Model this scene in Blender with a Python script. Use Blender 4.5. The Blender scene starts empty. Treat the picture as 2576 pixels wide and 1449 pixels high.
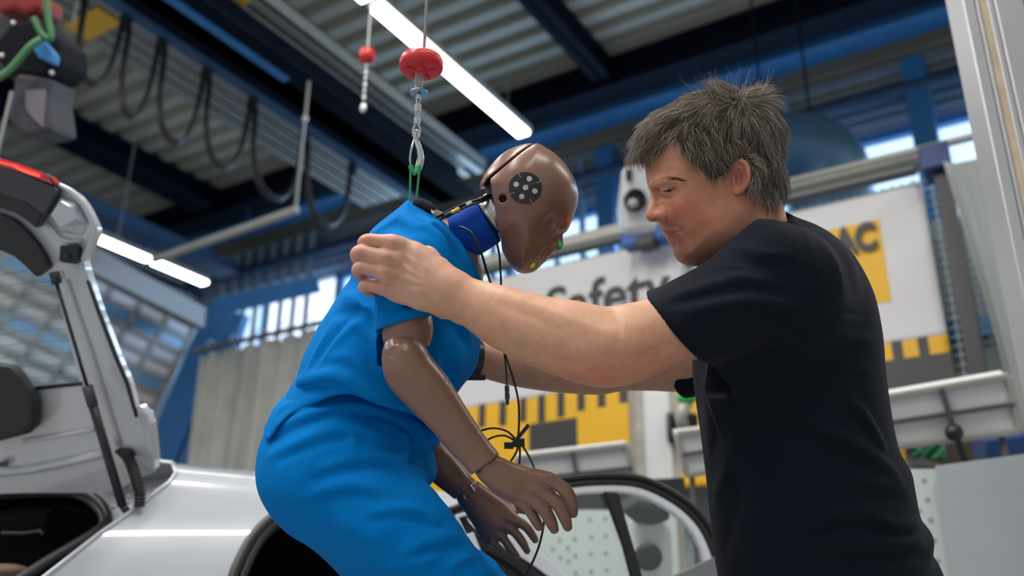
import bpy, bmesh, math, random, os
import numpy as np
from mathutils import Vector, Matrix, noise

# ---------------------------------------------------------------- camera, world, light, exposure
random.seed(7); RNG = np.random.default_rng(7)
SC = bpy.context.scene
COL = SC.collection
F, CX, CY = 2401.6, 1288.0, 724.5            # focal length and centre in pixels of the 2576 x 1449 frame
_p, _r, _y = [math.radians(a) for a in (21.9, -.558, -31.877)]
_f = np.array([math.sin(_y)*math.cos(_p), math.cos(_y)*math.cos(_p), math.sin(_p)])
_rt = np.array([math.cos(_y), -math.sin(_y), 0.0]); _dn = -np.cross(_rt, _f)
RT = _rt*math.cos(_r) + _dn*math.sin(_r)
DN = -_rt*math.sin(_r) + _dn*math.cos(_r)
FW = _f
CAM = np.array([0.0, 0.0, 1.0])
cam_data = bpy.data.cameras.new('camera')
cam_data.sensor_width = 36.0
cam_data.lens = F/2576*36.0
cam_data.clip_start = 0.05
cam_data.dof.use_dof = True
cam_data.dof.focus_distance = 1.45
cam_data.dof.aperture_fstop = 2.8
cam = bpy.data.objects.new('camera', cam_data); COL.objects.link(cam)
cam.matrix_world = Matrix(((RT[0], -DN[0], -FW[0], CAM[0]), (RT[1], -DN[1], -FW[1], CAM[1]),
                           (RT[2], -DN[2], -FW[2], CAM[2]), (0, 0, 0, 1)))
SC.camera = cam
SC.view_settings.view_transform = 'Standard'
SC.view_settings.look = 'None'
SC.view_settings.gamma = 1.0
SC.view_settings.use_curve_mapping = False
SC.view_settings.exposure = 0.25
world = bpy.data.worlds.new('overcast_daylight'); SC.world = world; world.use_nodes = True
_bg = world.node_tree.nodes['Background']
_bg.inputs[0].default_value = (0.72, 0.84, 1.0, 1); _bg.inputs[1].default_value = 1.6

def area_lamp(name, loc, size, size_y, power, color=(1, 1, 1), rot=(0, 0, 0)):
    d = bpy.data.lights.new(name, 'AREA'); d.shape = 'RECTANGLE'; d.size = size; d.size_y = size_y
    d.energy = power; d.color = color
    o = bpy.data.objects.new(name, d); COL.objects.link(o); o.location = loc; o.rotation_euler = rot
    return o
# the rows of strip lights that hang below the roof over the work bay (all along the hall's length)
LAMP_WHITE = (1.0, 0.97, 0.92)
for _x, _y, _l, _pw in ((1.3, -.8, 6.0, 110), (-1.6, -.6, 6.0, 190), (-4.12, -.6, 5.0, 110), (-6.9, .5, 5.0, 80), (1.5, 5.6, 4.5, 70)):
    area_lamp('strip_light_lamp', (_x, _y, 5.2), .14, _l, _pw, LAMP_WHITE)
# daylight coming in through the windows of the side wall
area_lamp('window_daylight', (-3.0, 8.9, 5.3), 9.0, 1.2, 190, (0.46, 0.70, 1.0), (math.radians(-60), 0, 0))

# ---------------------------------------------------------------- pixel helpers: points on real planes / at real distances
def ray(px, py): return (px-CX)/F*RT + (py-CY)/F*DN + FW
def P(px, py, d): return CAM + ray(px, py)*d
def onX(px, py, v): a = ray(px, py); return CAM + a*((v-CAM[0])/a[0])
def onY(px, py, v): a = ray(px, py); return CAM + a*((v-CAM[1])/a[1])
def onZ(px, py, v): a = ray(px, py); return CAM + a*((v-CAM[2])/a[2])
def onPlane(px, py, p0, n):
    a = ray(px, py); return CAM + a*(np.dot(np.asarray(p0)-CAM, n)/np.dot(a, n))
def pix(w):
    w = np.asarray(w, float)-CAM; d = w@FW
    return CX+F*(w@RT)/d, CY+F*(w@DN)/d, d
# metric camera-aligned frame used while sculpting figures (x right, y down, z away), metres
def M(px, py, d): return np.array([(px-CX)/F*d, (py-CY)/F*d, d])
def m2w(a): a = np.asarray(a); return CAM + a[..., 0:1]*RT + a[..., 1:2]*DN + a[..., 2:3]*FW
def w2m(w): w = np.asarray(w, float)-CAM; return np.array([w@RT, w@DN, w@FW])

# ---------------------------------------------------------------- materials
def _nt(name):
    m = bpy.data.materials.new(name); m.use_nodes = True
    return m, m.node_tree, m.node_tree.nodes['Principled BSDF']
def mat(name, col, rough=.5, metal=0.0, bump=0.0, bscale=200.0, var=0.0, vscale=4.0, coat=0.0, sheen=0.0, spec=None, stretch=None, sss=0.0, emit=0.0, attr=None, detail=3.0):
    m, nt, b = _nt(name)
    b.inputs['Base Color'].default_value = (*col, 1); b.inputs['Roughness'].default_value = rough
    b.inputs['Metallic'].default_value = metal
    if coat: b.inputs['Coat Weight'].default_value = coat; b.inputs['Coat Roughness'].default_value = .04
    if sheen: b.inputs['Sheen Weight'].default_value = sheen; b.inputs['Sheen Roughness'].default_value = .5
    if spec is not None: b.inputs['Specular IOR Level'].default_value = spec
    if sss: b.inputs['Subsurface Weight'].default_value = sss; b.inputs['Subsurface Radius'].default_value = (.012, .005, .003); b.inputs['Subsurface Scale'].default_value = 1.0
    if emit: b.inputs['Emission Color'].default_value = (*col, 1); b.inputs['Emission Strength'].default_value = emit
    N, L = nt.nodes, nt.links
    tc = N.new('ShaderNodeTexCoord'); src = tc.outputs['Object']
    if stretch:
        mp = N.new('ShaderNodeMapping'); mp.inputs['Scale'].default_value = stretch; L.new(src, mp.inputs['Vector']); src = mp.outputs['Vector']
    csock = None
    if attr:
        a = N.new('ShaderNodeAttribute'); a.attribute_name = attr; csock = a.outputs['Color']; L.new(csock, b.inputs['Base Color'])
    if var:
        n = N.new('ShaderNodeTexNoise'); n.inputs['Scale'].default_value = vscale; n.inputs['Detail'].default_value = 4; L.new(src, n.inputs['Vector'])
        r = N.new('ShaderNodeMapRange'); r.inputs['From Min'].default_value = .25; r.inputs['From Max'].default_value = .75; r.inputs['To Min'].default_value = 1-var; r.inputs['To Max'].default_value = 1+var; L.new(n.outputs['Fac'], r.inputs['Value'])
        h = N.new('ShaderNodeVectorMath'); h.operation = 'SCALE'; L.new(r.outputs[0], h.inputs['Scale'])
        if csock: L.new(csock, h.inputs[0])
        else: h.inputs[0].default_value = col
        L.new(h.outputs[0], b.inputs['Base Color'])
    if bump:
        n = N.new('ShaderNodeTexNoise'); n.inputs['Scale'].default_value = bscale; n.inputs['Detail'].default_value = detail; L.new(src, n.inputs['Vector'])
        bp = N.new('ShaderNodeBump'); bp.inputs['Strength'].default_value = 1; bp.inputs['Distance'].default_value = bump; L.new(n.outputs['Fac'], bp.inputs['Height']); L.new(bp.outputs['Normal'], b.inputs['Normal'])
    return m
def glass_mat(name, tint, alpha_mix=.75, rough=.02):
    m, nt, b = _nt(name); N, L = nt.nodes, nt.links
    t = N.new('ShaderNodeBsdfTransparent'); t.inputs[0].default_value = (*tint, 1)
    g = N.new('ShaderNodeBsdfGlossy'); g.inputs[1].default_value = rough; g.inputs[0].default_value = (1, 1, 1, 1)
    fr = N.new('ShaderNodeLayerWeight'); fr.inputs[0].default_value = .5
    pw = N.new('ShaderNodeMath'); pw.operation = 'POWER'; pw.inputs[1].default_value = 4; L.new(fr.outputs['Facing'], pw.inputs[0])
    ml = N.new('ShaderNodeMath'); ml.operation = 'MULTIPLY_ADD'; ml.inputs[1].default_value = .7; ml.inputs[2].default_value = .05; L.new(pw.outputs[0], ml.inputs[0])
    mx = N.new('ShaderNodeMixShader'); L.new(ml.outputs[0], mx.inputs[0]); L.new(t.outputs[0], mx.inputs[1]); L.new(g.outputs[0], mx.inputs[2])
    N.remove(b); L.new(mx.outputs[0], N['Material Output'].inputs[0])
    return m

# ---------------------------------------------------------------- object helpers
def tag(o, label=None, cat=None, group=None, kind=None):
    if label: o['label'] = label
    if cat: o['category'] = cat
    if group: o['group'] = group
    if kind: o['kind'] = kind
    return o
def empty(name, loc, label=None, cat=None, group=None, kind=None):
    o = bpy.data.objects.new(name, None); COL.objects.link(o); o.location = Vector([float(v) for v in loc]); o.empty_display_size = .05
    return tag(o, label, cat, group, kind)
def link_mesh(name, me, m=None, parent=None, smooth=False, auto=None):
    o = bpy.data.objects.new(name, me); COL.objects.link(o)
    if m:
        for x in (m if isinstance(m, (list, tuple)) else [m]): me.materials.append(x)
    if parent:
        o.parent = parent; o.matrix_parent_inverse = Matrix.Translation(-Vector(parent.location))
    if smooth:
        me.polygons.foreach_set('use_smooth', [True]*len(me.polygons))
        if auto: me.set_sharp_from_angle(angle=math.radians(auto))
    return o
class MB:
    """collects shapes (world coordinates) and links them as ONE mesh object"""
    def __init__(s): s.v = []; s.f = []; s.mi = []
    def add(s, vs, fs, mi=0):
        k = len(s.v); s.v += [tuple(float(c) for c in v) for v in vs]; s.f += [tuple(i+k for i in f) for f in fs]; s.mi += [mi]*len(fs); return s
    def box(s, lo, hi, mi=0, axes=None, org=None):
        vs = [(x, y, z) for x in (lo[0], hi[0]) for y in (lo[1], hi[1]) for z in (lo[2], hi[2])]
        if axes is not None: vs = [tuple(np.asarray(org)+a*axes[0]+b*axes[1]+c*axes[2]) for a, b, c in vs]
        return s.add(vs, [(0, 1, 3, 2), (4, 6, 7, 5), (0, 4, 5, 1), (2, 3, 7, 6), (0, 2, 6, 4), (1, 5, 7, 3)], mi)
    def bar(s, a, b, w, h, up=(0, 0, 1), mi=0):
        a = np.asarray(a, float); b = np.asarray(b, float); d = b-a; L = np.linalg.norm(d); d = d/L
        up = np.asarray(up, float); u = up-d*np.dot(up, d); u /= np.linalg.norm(u); r = np.cross(d, u)
        return s.box((0, -w/2, -h/2), (L, w/2, h/2), mi, (d, r, u), a)
    def tube(s, pts, r, n=10, mi=0, cap=True, closed=False):
        pts = [np.asarray(p, float) for p in pts]; N = len(pts)
        rs = r if isinstance(r, (list, tuple, np.ndarray)) else [r]*N
        vs = []; prev = None
        for i, p in enumerate(pts):
            t = pts[min(i+1, N-1)]-pts[max(i-1, 0)] if not closed else pts[(i+1) % N]-pts[i-1]
            t = t/(np.linalg.norm(t)+1e-12)
            if prev is None:
                a = np.array([0, 0, 1.]) if abs(t[2]) < .9 else np.array([1., 0, 0]); u = np.cross(t, a)
            else: u = prev-t*np.dot(prev, t)
            u /= np.linalg.norm(u)+1e-12; prev = u; w = np.cross(t, u)
            for k in range(n):
                an = 2*math.pi*k/n; vs.append(p+rs[i]*(math.cos(an)*u+math.sin(an)*w))
        fs = [(i*n+k, i*n+(k+1) % n, (i+1)*n+(k+1) % n, (i+1)*n+k) for i in range(N-1) for k in range(n)]
        if closed: fs += [((N-1)*n+k, (N-1)*n+(k+1) % n, (k+1) % n, k) for k in range(n)]
        elif cap: fs += [tuple(range(n-1, -1, -1)), tuple((N-1)*n+k for k in range(n))]
        return s.add(vs, fs, mi)
    def prism(s, pts, off, mi=0):
        """polygon (3d points) extruded by vector off"""
        n = len(pts); off = np.asarray(off, float); vs = [np.asarray(p, float) for p in pts]; vs += [p+off for p in vs]
        return s.add(vs, [tuple(range(n)), tuple(range(2*n-1, n-1, -1))]+[(i, (i+n), (i+1) % n+n, (i+1) % n) for i in range(n)], mi)
    def band(s, A, B, off, mi=0):
        """strip between two polylines, extruded by off"""
        n = len(A); off = np.asarray(off, float)
        vs = [np.asarray(p, float) for p in A]+[np.asarray(p, float) for p in B]; vs += [p+off for p in vs]
        fs = []
        for i in range(n-1):
            fs += [(i, i+1, n+i+1, n+i), (2*n+i, 3*n+i, 3*n+i+1, 2*n+i+1), (i, 2*n+i, 2*n+i+1, i+1), (n+i, n+i+1, 3*n+i+1, 3*n+i)]
        fs += [(0, n, 3*n, 2*n), (n-1, 3*n-1, 4*n-1, 2*n-1)]
        return s.add(vs, fs, mi)
    def lathe(s, org, axis, prof, n=32, mi=0):
        """prof: list of (distance along axis, radius)"""
        axis = np.asarray(axis, float); axis /= np.linalg.norm(axis); a = np.array([0, 0, 1.]) if abs(axis[2]) < .9 else np.array([1., 0, 0])
        u = np.cross(axis, a); u /= np.linalg.norm(u); w = np.cross(axis, u); vs = []
        for t, r in prof:
            for k in range(n):
                an = 2*math.pi*k/n; vs.append(np.asarray(org)+axis*t+max(r, 1e-5)*(math.cos(an)*u+math.sin(an)*w))
        m_ = len(prof); fs = [(i*n+k, i*n+(k+1) % n, (i+1)*n+(k+1) % n, (i+1)*n+k) for i in range(m_-1) for k in range(n)]
        fs += [tuple(range(n-1, -1, -1)), tuple((m_-1)*n+k for k in range(n))]
        return s.add(vs, fs, mi)
    def ell(s, c, r, n=20, mi=0, axes=None):
        ax = axes if axes is not None else np.eye(3); vs = []
        r = r if hasattr(r, '__len__') else (r, r, r); h = n//2
        for i in range(h+1):
            th = math.pi*i/h
            for k in range(n):
                ph = 2*math.pi*k/n; q = (math.sin(th)*math.cos(ph)*r[0], math.sin(th)*math.sin(ph)*r[1], math.cos(th)*r[2])
                vs.append(np.asarray(c)+q[0]*ax[0]+q[1]*ax[1]+q[2]*ax[2])
        return s.add(vs, [(i*n+k, i*n+(k+1) % n, (i+1)*n+(k+1) % n, (i+1)*n+k) for i in range(h) for k in range(n)], mi)
    def grid(s, G, mi=0, flip=False):
        """G: 2d list of points"""
        a, b = len(G), len(G[0]); vs = [p for row in G for p in row]
        fs = [(i*b+j, i*b+j+1, (i+1)*b+j+1, (i+1)*b+j) for i in range(a-1) for j in range(b-1)]
        if flip: fs = [f[::-1] for f in fs]
        return s.add(vs, fs, mi)
    def build(s, name, m=None, parent=None, smooth=False, auto=None, bevel=0, fix=True, solid=0):
        me = bpy.data.meshes.new(name); me.from_pydata(s.v, [], s.f); me.polygons.foreach_set('material_index', s.mi)
        if fix:
            bm = bmesh.new(); bm.from_mesh(me); bmesh.ops.remove_doubles(bm, verts=bm.verts, dist=1e-6); bmesh.ops.recalc_face_normals(bm, faces=bm.faces); bm.to_mesh(me); bm.free()
        o = link_mesh(name, me, m, parent, smooth, auto)
        if solid: md = o.modifiers.new('solid', 'SOLIDIFY'); md.thickness = solid; md.offset = 0
        if bevel: md = o.modifiers.new('bevel', 'BEVEL'); md.width = bevel; md.segments = 2; md.limit_method = 'ANGLE'; md.angle_limit = math.radians(40)
        return o
def catmull(pts, k=8):
    pts = [np.asarray(p, float) for p in pts]; out = []
    for i in range(len(pts)-1):
        p0 = pts[max(i-1, 0)]; p1 = pts[i]; p2 = pts[i+1]; p3 = pts[min(i+2, len(pts)-1)]
        for j in range(k):
            t = j/k; out.append(.5*((2*p1)+(-p0+p2)*t+(2*p0-5*p1+4*p2-p3)*t*t+(-p0+3*p1-3*p2+p3)*t**3))
    out.append(pts[-1]); return out
def structure(o): o['kind'] = 'structure'; return o
# ---------------------------------------------------------------- the hall
M_deck = mat('galvanised_deck', (.32, .30, .24), .55, .0, var=.12, vscale=1.5, stretch=(.2, 1, 1))
M_blue = mat('blue_steel', (.05, .22, .50), .45, .1, var=.1)
M_navy = mat('dark_navy_steel', (.005, .008, .018), .85, .0, var=.2, spec=.08)
M_navy2 = mat('blue_grey_steel', (.04, .095, .19), .5, .1, var=.15)
M_clad = mat('blue_grey_cladding', (.42, .50, .60), .5, .1, var=.12, vscale=1.2)
M_alu = mat('aluminium_track', (.42, .42, .39), .45, .25, var=.08)
M_alu_b = mat('brushed_aluminium', (.55, .55, .56), .35, .6, bump=.0002, bscale=60, stretch=(1, 1, .02))
M_white = mat('white_paint', (.75, .77, .78), .45)
M_floor = mat('concrete_floor', (.32, .33, .33), .35, var=.15, vscale=2)
M_dark = mat('black_rubber', (.012, .012, .013), .55)
M_black = mat('black_plastic', (.015, .015, .017), .35)
M_lamp = mat('lamp_diffuser', (1, .99, .95), .5, emit=9.0)
M_yel = mat('yellow_tape', (.75, .42, .02), .5)
M_curt = mat('grey_curtain_cloth', (.56, .56, .52), .8, bump=.002, bscale=30, var=.1)
M_curt2 = mat('grey_tarpaulin', (.30, .32, .31), .6, var=.08, vscale=2)
ZC = 7.0
# floor and the far sides of the hall (behind the camera)
structure(MB().box((-14, -5.1, 0), (4.1, -5, 7)).build('wall_front', mat('hall_wall', (.45, .46, .46), .7)))
structure(MB().box((4, -5, 0), (4.1, 10, 7)).build('wall_right', mat('hall_wall_side', (.45, .46, .46), .7)))
structure(MB().box((-13.5, -5, 6.9), (4, 1.0, 7)).build('ceiling', mat('roof_underside', (.30, .30, .28), .7)))
structure(MB().box((2.5, 1.0, 6.9), (4, 9.5, 7)).build('ceiling', bpy.data.materials['roof_underside']))
structure(MB().box((-14, -4, -.1), (4, 11, 0)).build('floor', M_floor))
# trapezoidal deck, ribs along x
prof = []; pitch = .283; y = 1.0
while y < 9.3:
    prof += [(y, ZC), (y+.13, ZC), (y+.16, ZC+.07), (y+.255, ZC+.07)]; y += pitch
g = [[(-13.5, a, b) for a, b in prof], [(2.6, a, b) for a, b in prof]]
structure(MB().grid(g).build('ceiling', M_deck, solid=.004))
# deep roof girder across the hall
gb = MB(); gb.box((-13.4, 7.78, 6.70), (2.6, 7.86, ZC)).box((-13.4, 7.66, 6.66), (2.6, 7.98, 6.70)).box((-13.4, 7.66, ZC-.04), (2.6, 7.98, ZC-.001))
structure(gb.build('roof_girder', M_navy))
def ibeam_y(x, w, z0, z1, y0, y1, m, name='roof_beam'):
    b = MB(); b.box((x-.012, y0, z0), (x+.012, y1, z1)).box((x-w/2, y0, z0), (x+w/2, y1, z0+.03)).box((x-w/2, y0, z1-.03), (x+w/2, y1, z1))
    return structure(b.build(name, m))
ibeam_y(-9.6, .42, 6.72, 6.99, 0.5, 7.66, M_navy)
ibeam_y(-3.66, .20, 6.72, 6.99, 3.5, 7.66, M_navy)
# blue edge beams and pipes between the girder and the window wall
structure(MB().box((-11.4, 8.30, 6.80), (2.6, 8.62, 6.98)).build('roof_beam', M_blue))
wb = MB(); wb.tube([(-11.3, 8.85, 6.38), (2.4, 8.85, 6.38)], .075, 16)
tag(wb.build('roof_pipe', M_navy2, smooth=True), 'long blue-grey pipe running under the roof beside the window wall', 'pipe')
# window wall (back): horizontal ribs above, window strip, solid below
YW = 9.3
def hribs(z0, z1, p, x0, x1, yy, d=.05):
    pr = []; z = z0
    while z < z1: pr += [(z, 0), (z+p*.55, 0), (z+p*.65, d), (z+p*.9, d)]; z += p
    return [[(x0, yy-b, a) for a, b in pr], [(x1, yy-b, a) for a, b in pr]]
w = MB(); w.grid(hribs(6.2, 7.0, .16, -11.5, 2.6, YW)); w.box((-11.5, YW, 0), (2.6, YW+.12, 4.95)); w.box((-11.5, YW+.02, 6.2), (2.6, YW+.1, 7.05))
structure(w.build('wall_back', M_clad))
structure(MB().box((-9, YW-.08, 6.72), (2.6, YW-.055, 6.80)).build('trim_2', mat('ochre_trim', (.36, .29, .15), .5)))
M_wglass = glass_mat('window_glass', (.85, .95, 1))
xw = np.arange(-11.5, 2.7, 1.41)
for i in range(len(xw)-1):
    if -10.4 < xw[i] < -8.9: continue
    b = MB(); x0, x1 = xw[i], xw[i+1]
    b.box((x0, YW-.05, 4.95), (x0+.09, YW+.05, 6.2)).box((x1-.001, YW-.05, 4.95), (x1+.001, YW+.05, 6.2)).box((x0, YW-.05, 4.95), (x1, YW+.05, 5.02)).box((x0, YW-.05, 6.12), (x1, YW+.05, 6.2)).box((x0+.7, YW-.03, 4.95), (x0+.74, YW+.03, 6.2))
    wo = structure(b.build('window_%d' % (i+1), M_blue))
    MB().box((x0+.05, YW, 5.0), (x1, YW+.012, 6.14)).build('pane', M_wglass, wo)
# louvre slats in front of the upper windows
lv = MB()
for z in np.arange(6.22, 6.78, .11): lv.bar((-11.2, YW-.22, z), (2.4, YW-.22, z), .10, .012, up=(0, -.5, .86))
for x in np.arange(-7.2, 2.4, 1.25): lv.box((x, YW-.26, 4.9), (x+.06, YW-.2, 6.8))
tag(lv.build('sun_louvre', mat('louvre_blue', (.30, .50, .76), .4, .1)), 'blue louvre slats hung in front of the high windows', 'louvre')
# blue uprights on the window wall
for x in (-4.35, -.95):
    structure(MB().box((x, YW-.5, 4.9), (x+.22, YW-.3, 6.7)).build('steel_column', M_blue))
# vertical ribbed panel beside the corner
vb = MB(); x = -10.75
while x < -8.75:
    vb.add([(x, YW-.3, 4.9), (x+.1, YW-.3, 4.9), (x+.13, YW-.42, 4.9), (x+.22, YW-.42, 4.9), (x, YW-.3, 6.75), (x+.1, YW-.3, 6.75), (x+.13, YW-.42, 6.75), (x+.22, YW-.42, 6.75)], [(0, 1, 5, 4), (1, 2, 6, 5), (2, 3, 7, 6)]); x += .25
tag(vb.build('ribbed_wall_panel', mat('ribbed_panel_blue', (.42, .50, .58), .4, .1), solid=.004), 'tall grey-blue panel with vertical ribs under the roof, behind the dummy', 'panel')
# left wall with horizontal ribs
pr = []; z = 5.9
while z < 7.0: pr += [(z, 0), (z+.09, 0), (z+.105, .05), (z+.15, .05)]; z += .16
w = MB(); w.grid([[(-11.5+b, -2, a) for a, b in pr], [(-11.5+b, YW, a) for a, b in pr]]); w.box((-11.62, 8.2, 0), (-11.5, YW, 5.9)); w.box((-11.62, -5, 5.9), (-11.5, YW, 7.05)); w.box((-11.62, -5, 0), (-11.5, 8.2, 5.9))
structure(w.build('wall_left', M_clad))
# pale sectional door with a grid of panels, standing open at a slant
A_ = P(500, 793, 10.6); B_ = P(262, 1230, 9.15); Cc = P(60, 560, 8.9)
u = Cc-A_; v = B_-A_; nn = np.cross(u, v); nn /= np.linalg.norm(nn)
b = MB(); b.prism([A_, B_, B_+u, A_+u], nn*.05)
M_door = mat('pale_door_panel', (.62, .60, .62), .5, var=.05)
dr = structure(b.build('door_1', M_door))
b = MB()
if np.dot(nn, CAM-A_) < 0: nn = -nn
for k in range(0, 7): q = u*k/6; b.bar(A_+q+nn*.06, B_+q+nn*.06, .05, .04, up=nn)
for k in [5*j/12 for j in range(13)]: q = v*k/5; b.bar(A_+q+nn*.06, A_+q+u+nn*.06, .06, .04, up=nn)
b.build('door_frame', mat('grey_door_rib', (.28, .28, .29), .5), dr)
b = MB()
for k in (1.04, 2.29, 3.54): q = v*k/5; b.bar(A_+q+nn*.05+u*.02, A_+q+u+nn*.05, .12, .03, up=nn)
b.build('window_strip', mat('door_window_blue', (.12, .30, .52), .3), dr)
# slanting blue brace beside the door
b = MB()
for a_, b_, w_, h_ in ((P(560, 780, 11.1), P(395, 1180, 10.9), .34, .20), (P(610, 790, 11.2), P(470, 1180, 11.0), .12, .3)):
    e_ = a_+(b_-a_)*(a_[2]-.12)/(a_[2]-b_[2]); b.bar(a_, e_, w_, h_, up=FW)
b.bar(P(540, 775, 11.2), P(800, 715, 11.6), .2, .2, up=FW)
tag(b.build('slanting_brace', M_blue), 'thick blue steel brace slanting down beside the pale door', 'brace')
structure(MB().bar(P(225, 655, 8.2), P(505, 800, 10.1), .10, .22).build('trim_1', mat('door_lintel', (.22, .20, .18), .5)))

# ---- strip lights
def strip_light(x, y0, y1, z, label, w=.13, zt=ZC):
    r = empty('strip_light', (x, (y0+y1)/2, z), label, 'lamp')
    MB().box((x-w/2-.012, y0-.02, z+.02), (x+w/2+.012, y1+.02, z+.09)).build('housing', M_alu, r, bevel=.004)
    b = MB(); b.box((x-w/2, y0, z-.02), (x+w/2, y1, z+.02)); b.build('diffuser', M_lamp, r, bevel=.012)
    for y in (y0+.3, y1-.3): MB().tube([(x, y, z+.09), (x, y, zt)], .004, 6).build('hanger_wire', M_alu, r)
    return r
strip_light(-4.13, 4.6, 6.83, 5.8, 'long bright strip light crossing above the dummy head')
strip_light(-4.13, 1.9, 4.5, 5.8, 'strip light in the same row as the one above the dummy, nearer the camera')
strip_light(-9.78, 4.4, 7.00, 5.8, 'bright strip light over the pale door, its end hidden by the tailgate', zt=6.045)
strip_light(-9.78, 7.08, 7.92, 5.8, 'short bright strip light nearest the wall corner above the pale door', zt=6.045)
b = MB(); b.box((-9.98, 3.5, 6.05), (-9.6, 8.3, 6.2))
tag(b.build('lighting_trunking', M_navy2), 'dark blue metal trunking running above the left strip lights', 'trunking')

# ---- crane tracks, all along the hall (y)
def track(x0, x1, z, name, label, n=2, ya=1.0, yb=7.6, m=M_alu):
    r = empty(name, ((x0+x1)/2, (ya+yb)/2, z), label, 'crane rail'); wd = (x1-x0)/n
    for i in range(n):
        a = x0+i*wd
        b = MB(); b.box((a+wd*.08, ya, z), (a+wd*.36, yb, z+.02)).box((a+wd*.60, ya, z), (a+wd*.92, yb, z+.02)).box((a+wd*.08, ya, z), (a+wd*.14, yb, z+.16)).box((a+wd*.86, ya, z), (a+wd*.92, yb, z+.16)).box((a+wd*.08, ya, z+.14), (a+wd*.92, yb, z+.16))
        b.build('profile', m, r)
    return r
H = 5.0
def xs(xH, z): return xH*(z-1)/7.0     # table values were read at 7 m above the camera
z = 6.0
t = track(xs(-7.52, z), xs(-7.02, z), z, 'crane_track', 'pale twin aluminium crane rail running from top left behind the dummy head', 1, 2.5, 7.55)
for yy in (3.05, 4.0): MB().box((xs(-7.3, z), yy, z-.012), (xs(-7.2, z), yy+.22, z+.001)).build('yellow_mark', M_yel, t)
t = track(xs(-9.45, z), xs(-8.62, z), z, 'crane_track', 'wide aluminium crane rail of several grooves behind the hanging cable loops', 4, 1.5, 7.55)
MB().box((xs(-9.4, z), 3.62, z-.012), (xs(-8.75, z), 3.86, z+.001)).build('yellow_mark', M_yel, t)
# dark girder between the two rails
z = 5.6; x0, x1 = xs(-8.6, z), xs(-7.62, z)
r = empty('crane_girder', ((x0+x1)/2, 4, z), 'dark blue crane girder with black cable loops hanging along it', 'crane girder')
b = MB(); b.box((x0, 1.2, z), (x1, 7.3, z+.03)).box(((x0+x1)/2-.1, 1.2, z), ((x0+x1)/2+.1, 7.3, z+.38)); b.build('beam', M_navy, r)
MB().box((x0, 1.2, z-.03), (x0+.11, 7.3, z)).build('lower_rail_lit', M_navy2, r)  # lighter steel colour stands for blue light on the left flange
MB().box(((x0+x1)/2+.1, 2.2, z-.03), ((x0+x1)/2+.16, 4.75, z)).build('painted_lit_edge', M_blue, r)  # blue colour paints in the light caught by the flange edge
# festoon cable: loops hung from small trolleys under the girder
fx = x0+.02; cols = [(205, -10), (338, 50), (435, 105), (545, 180), (660, 255), (780, 345), (905, 420)]
ft = [onX(px, py, fx) for px, py in cols]
lows = [225, 318, 378, 436, 508, 570]
fz = z-.10
fy = [onZ(px, py, fz)[1] for px, py in cols]
r2 = empty('festoon_cable', (fx, fy[2], fz), 'black festoon cable hanging in a row of U-shaped loops under the dark crane girder', 'cable')
M_cab = mat('black_cable', (.022, .018, .02), .4)
for i in range(len(fy)):
    MB().box((fx-.03, fy[i]-.035, fz-.04), (fx+.03, fy[i]+.035, fz+.065)).build('trolley', M_black, r2)
    MB().tube([(fx, fy[i]-.02, fz-.04), (fx, fy[i]-.02, fz-.25)], .012, 6).build('clamp', M_alu, r2)
for i in range(len(lows)):
    ym = (fy[i]+fy[i+1])/2; zl = onY((cols[i][0]+cols[i+1][0])/2-8, lows[i], ym)
    # depth of the loop: where the ray through its lowest pixel meets the loop's plane
    zl = onX((cols[i][0]+cols[i+1][0])/2-8, lows[i], fx)[2]
    dp = min(max(fz-zl, .3), 1.1)
    for o_ in (0, .03):
        pts = [(fx+o_, fy[i]+.03+(ym-fy[i]-.03)*(1-math.cos(math.pi*t_/20))*1.0 if t_ <= 10 else 0, 0) for t_ in range(21)]
        pts = []
        for k in range(25):
            a = -1+2*k/24; yy = ym+a*(fy[i+1]-fy[i]-.06)/2; pts.append((fx+o_, yy, fz-.03-(dp-o_*.6)*(max(1-abs(a)**2.6, 0))**.5))
        MB().tube(pts, .014, 8).build('cable_loop', M_cab, r2, smooth=True)

# hanging rods and cross rail
def hang(px, pys, zt, rad=.01, ball=None, label='', cat='rod', name='hanging_rod', m=None):
    a = onZ(px, pys[0], zt)
    if zt == 6.66:
        py = min(np.arange(pys[0]-80, pys[0]+80, 1.0), key=lambda v: abs(onZ(px, v, zt)[1]-7.8)); a = onZ(px, py, zt)
    def drop(py):
        L = 0.0
        while pix(a-np.array([0, 0, L]))[1] < py: L += .01
        return a-np.array([0, 0, L])
    bot = drop(pys[1]); r = empty(name, bot, label, cat)
    MB().tube([a, bot], rad, 8).build('rod', m or M_alu, r)
    if ball: MB().ell(drop(ball), rad*2.2, 12).build('joint', M_white, r, smooth=True)
    return bot
q0 = hang(777, (205, 528), 5.57, .012, 297, 'thin grey rod with a white joint hanging from the crane rail')
hang(345, (330, 600), 7.0, .007, None, 'faint thin rod hanging over the left strip lights')
q1 = hang(627, (452, 590), 6.66, .012, None, 'dark rod hanging in front of the black roof girder', m=M_navy2)
hang(430, (520, 650), 6.66, .012, None, 'dark rod hanging close to the gap between the two left strip lights', m=M_navy2)
tag(MB().bar(onZ(385, 655, q0[2]), q0+np.array([.02, 0, 0]), .05, .05).build('cross_rail', M_alu), 'light grey rail crossing level under the roof, left of the dummy', 'rail')

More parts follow.
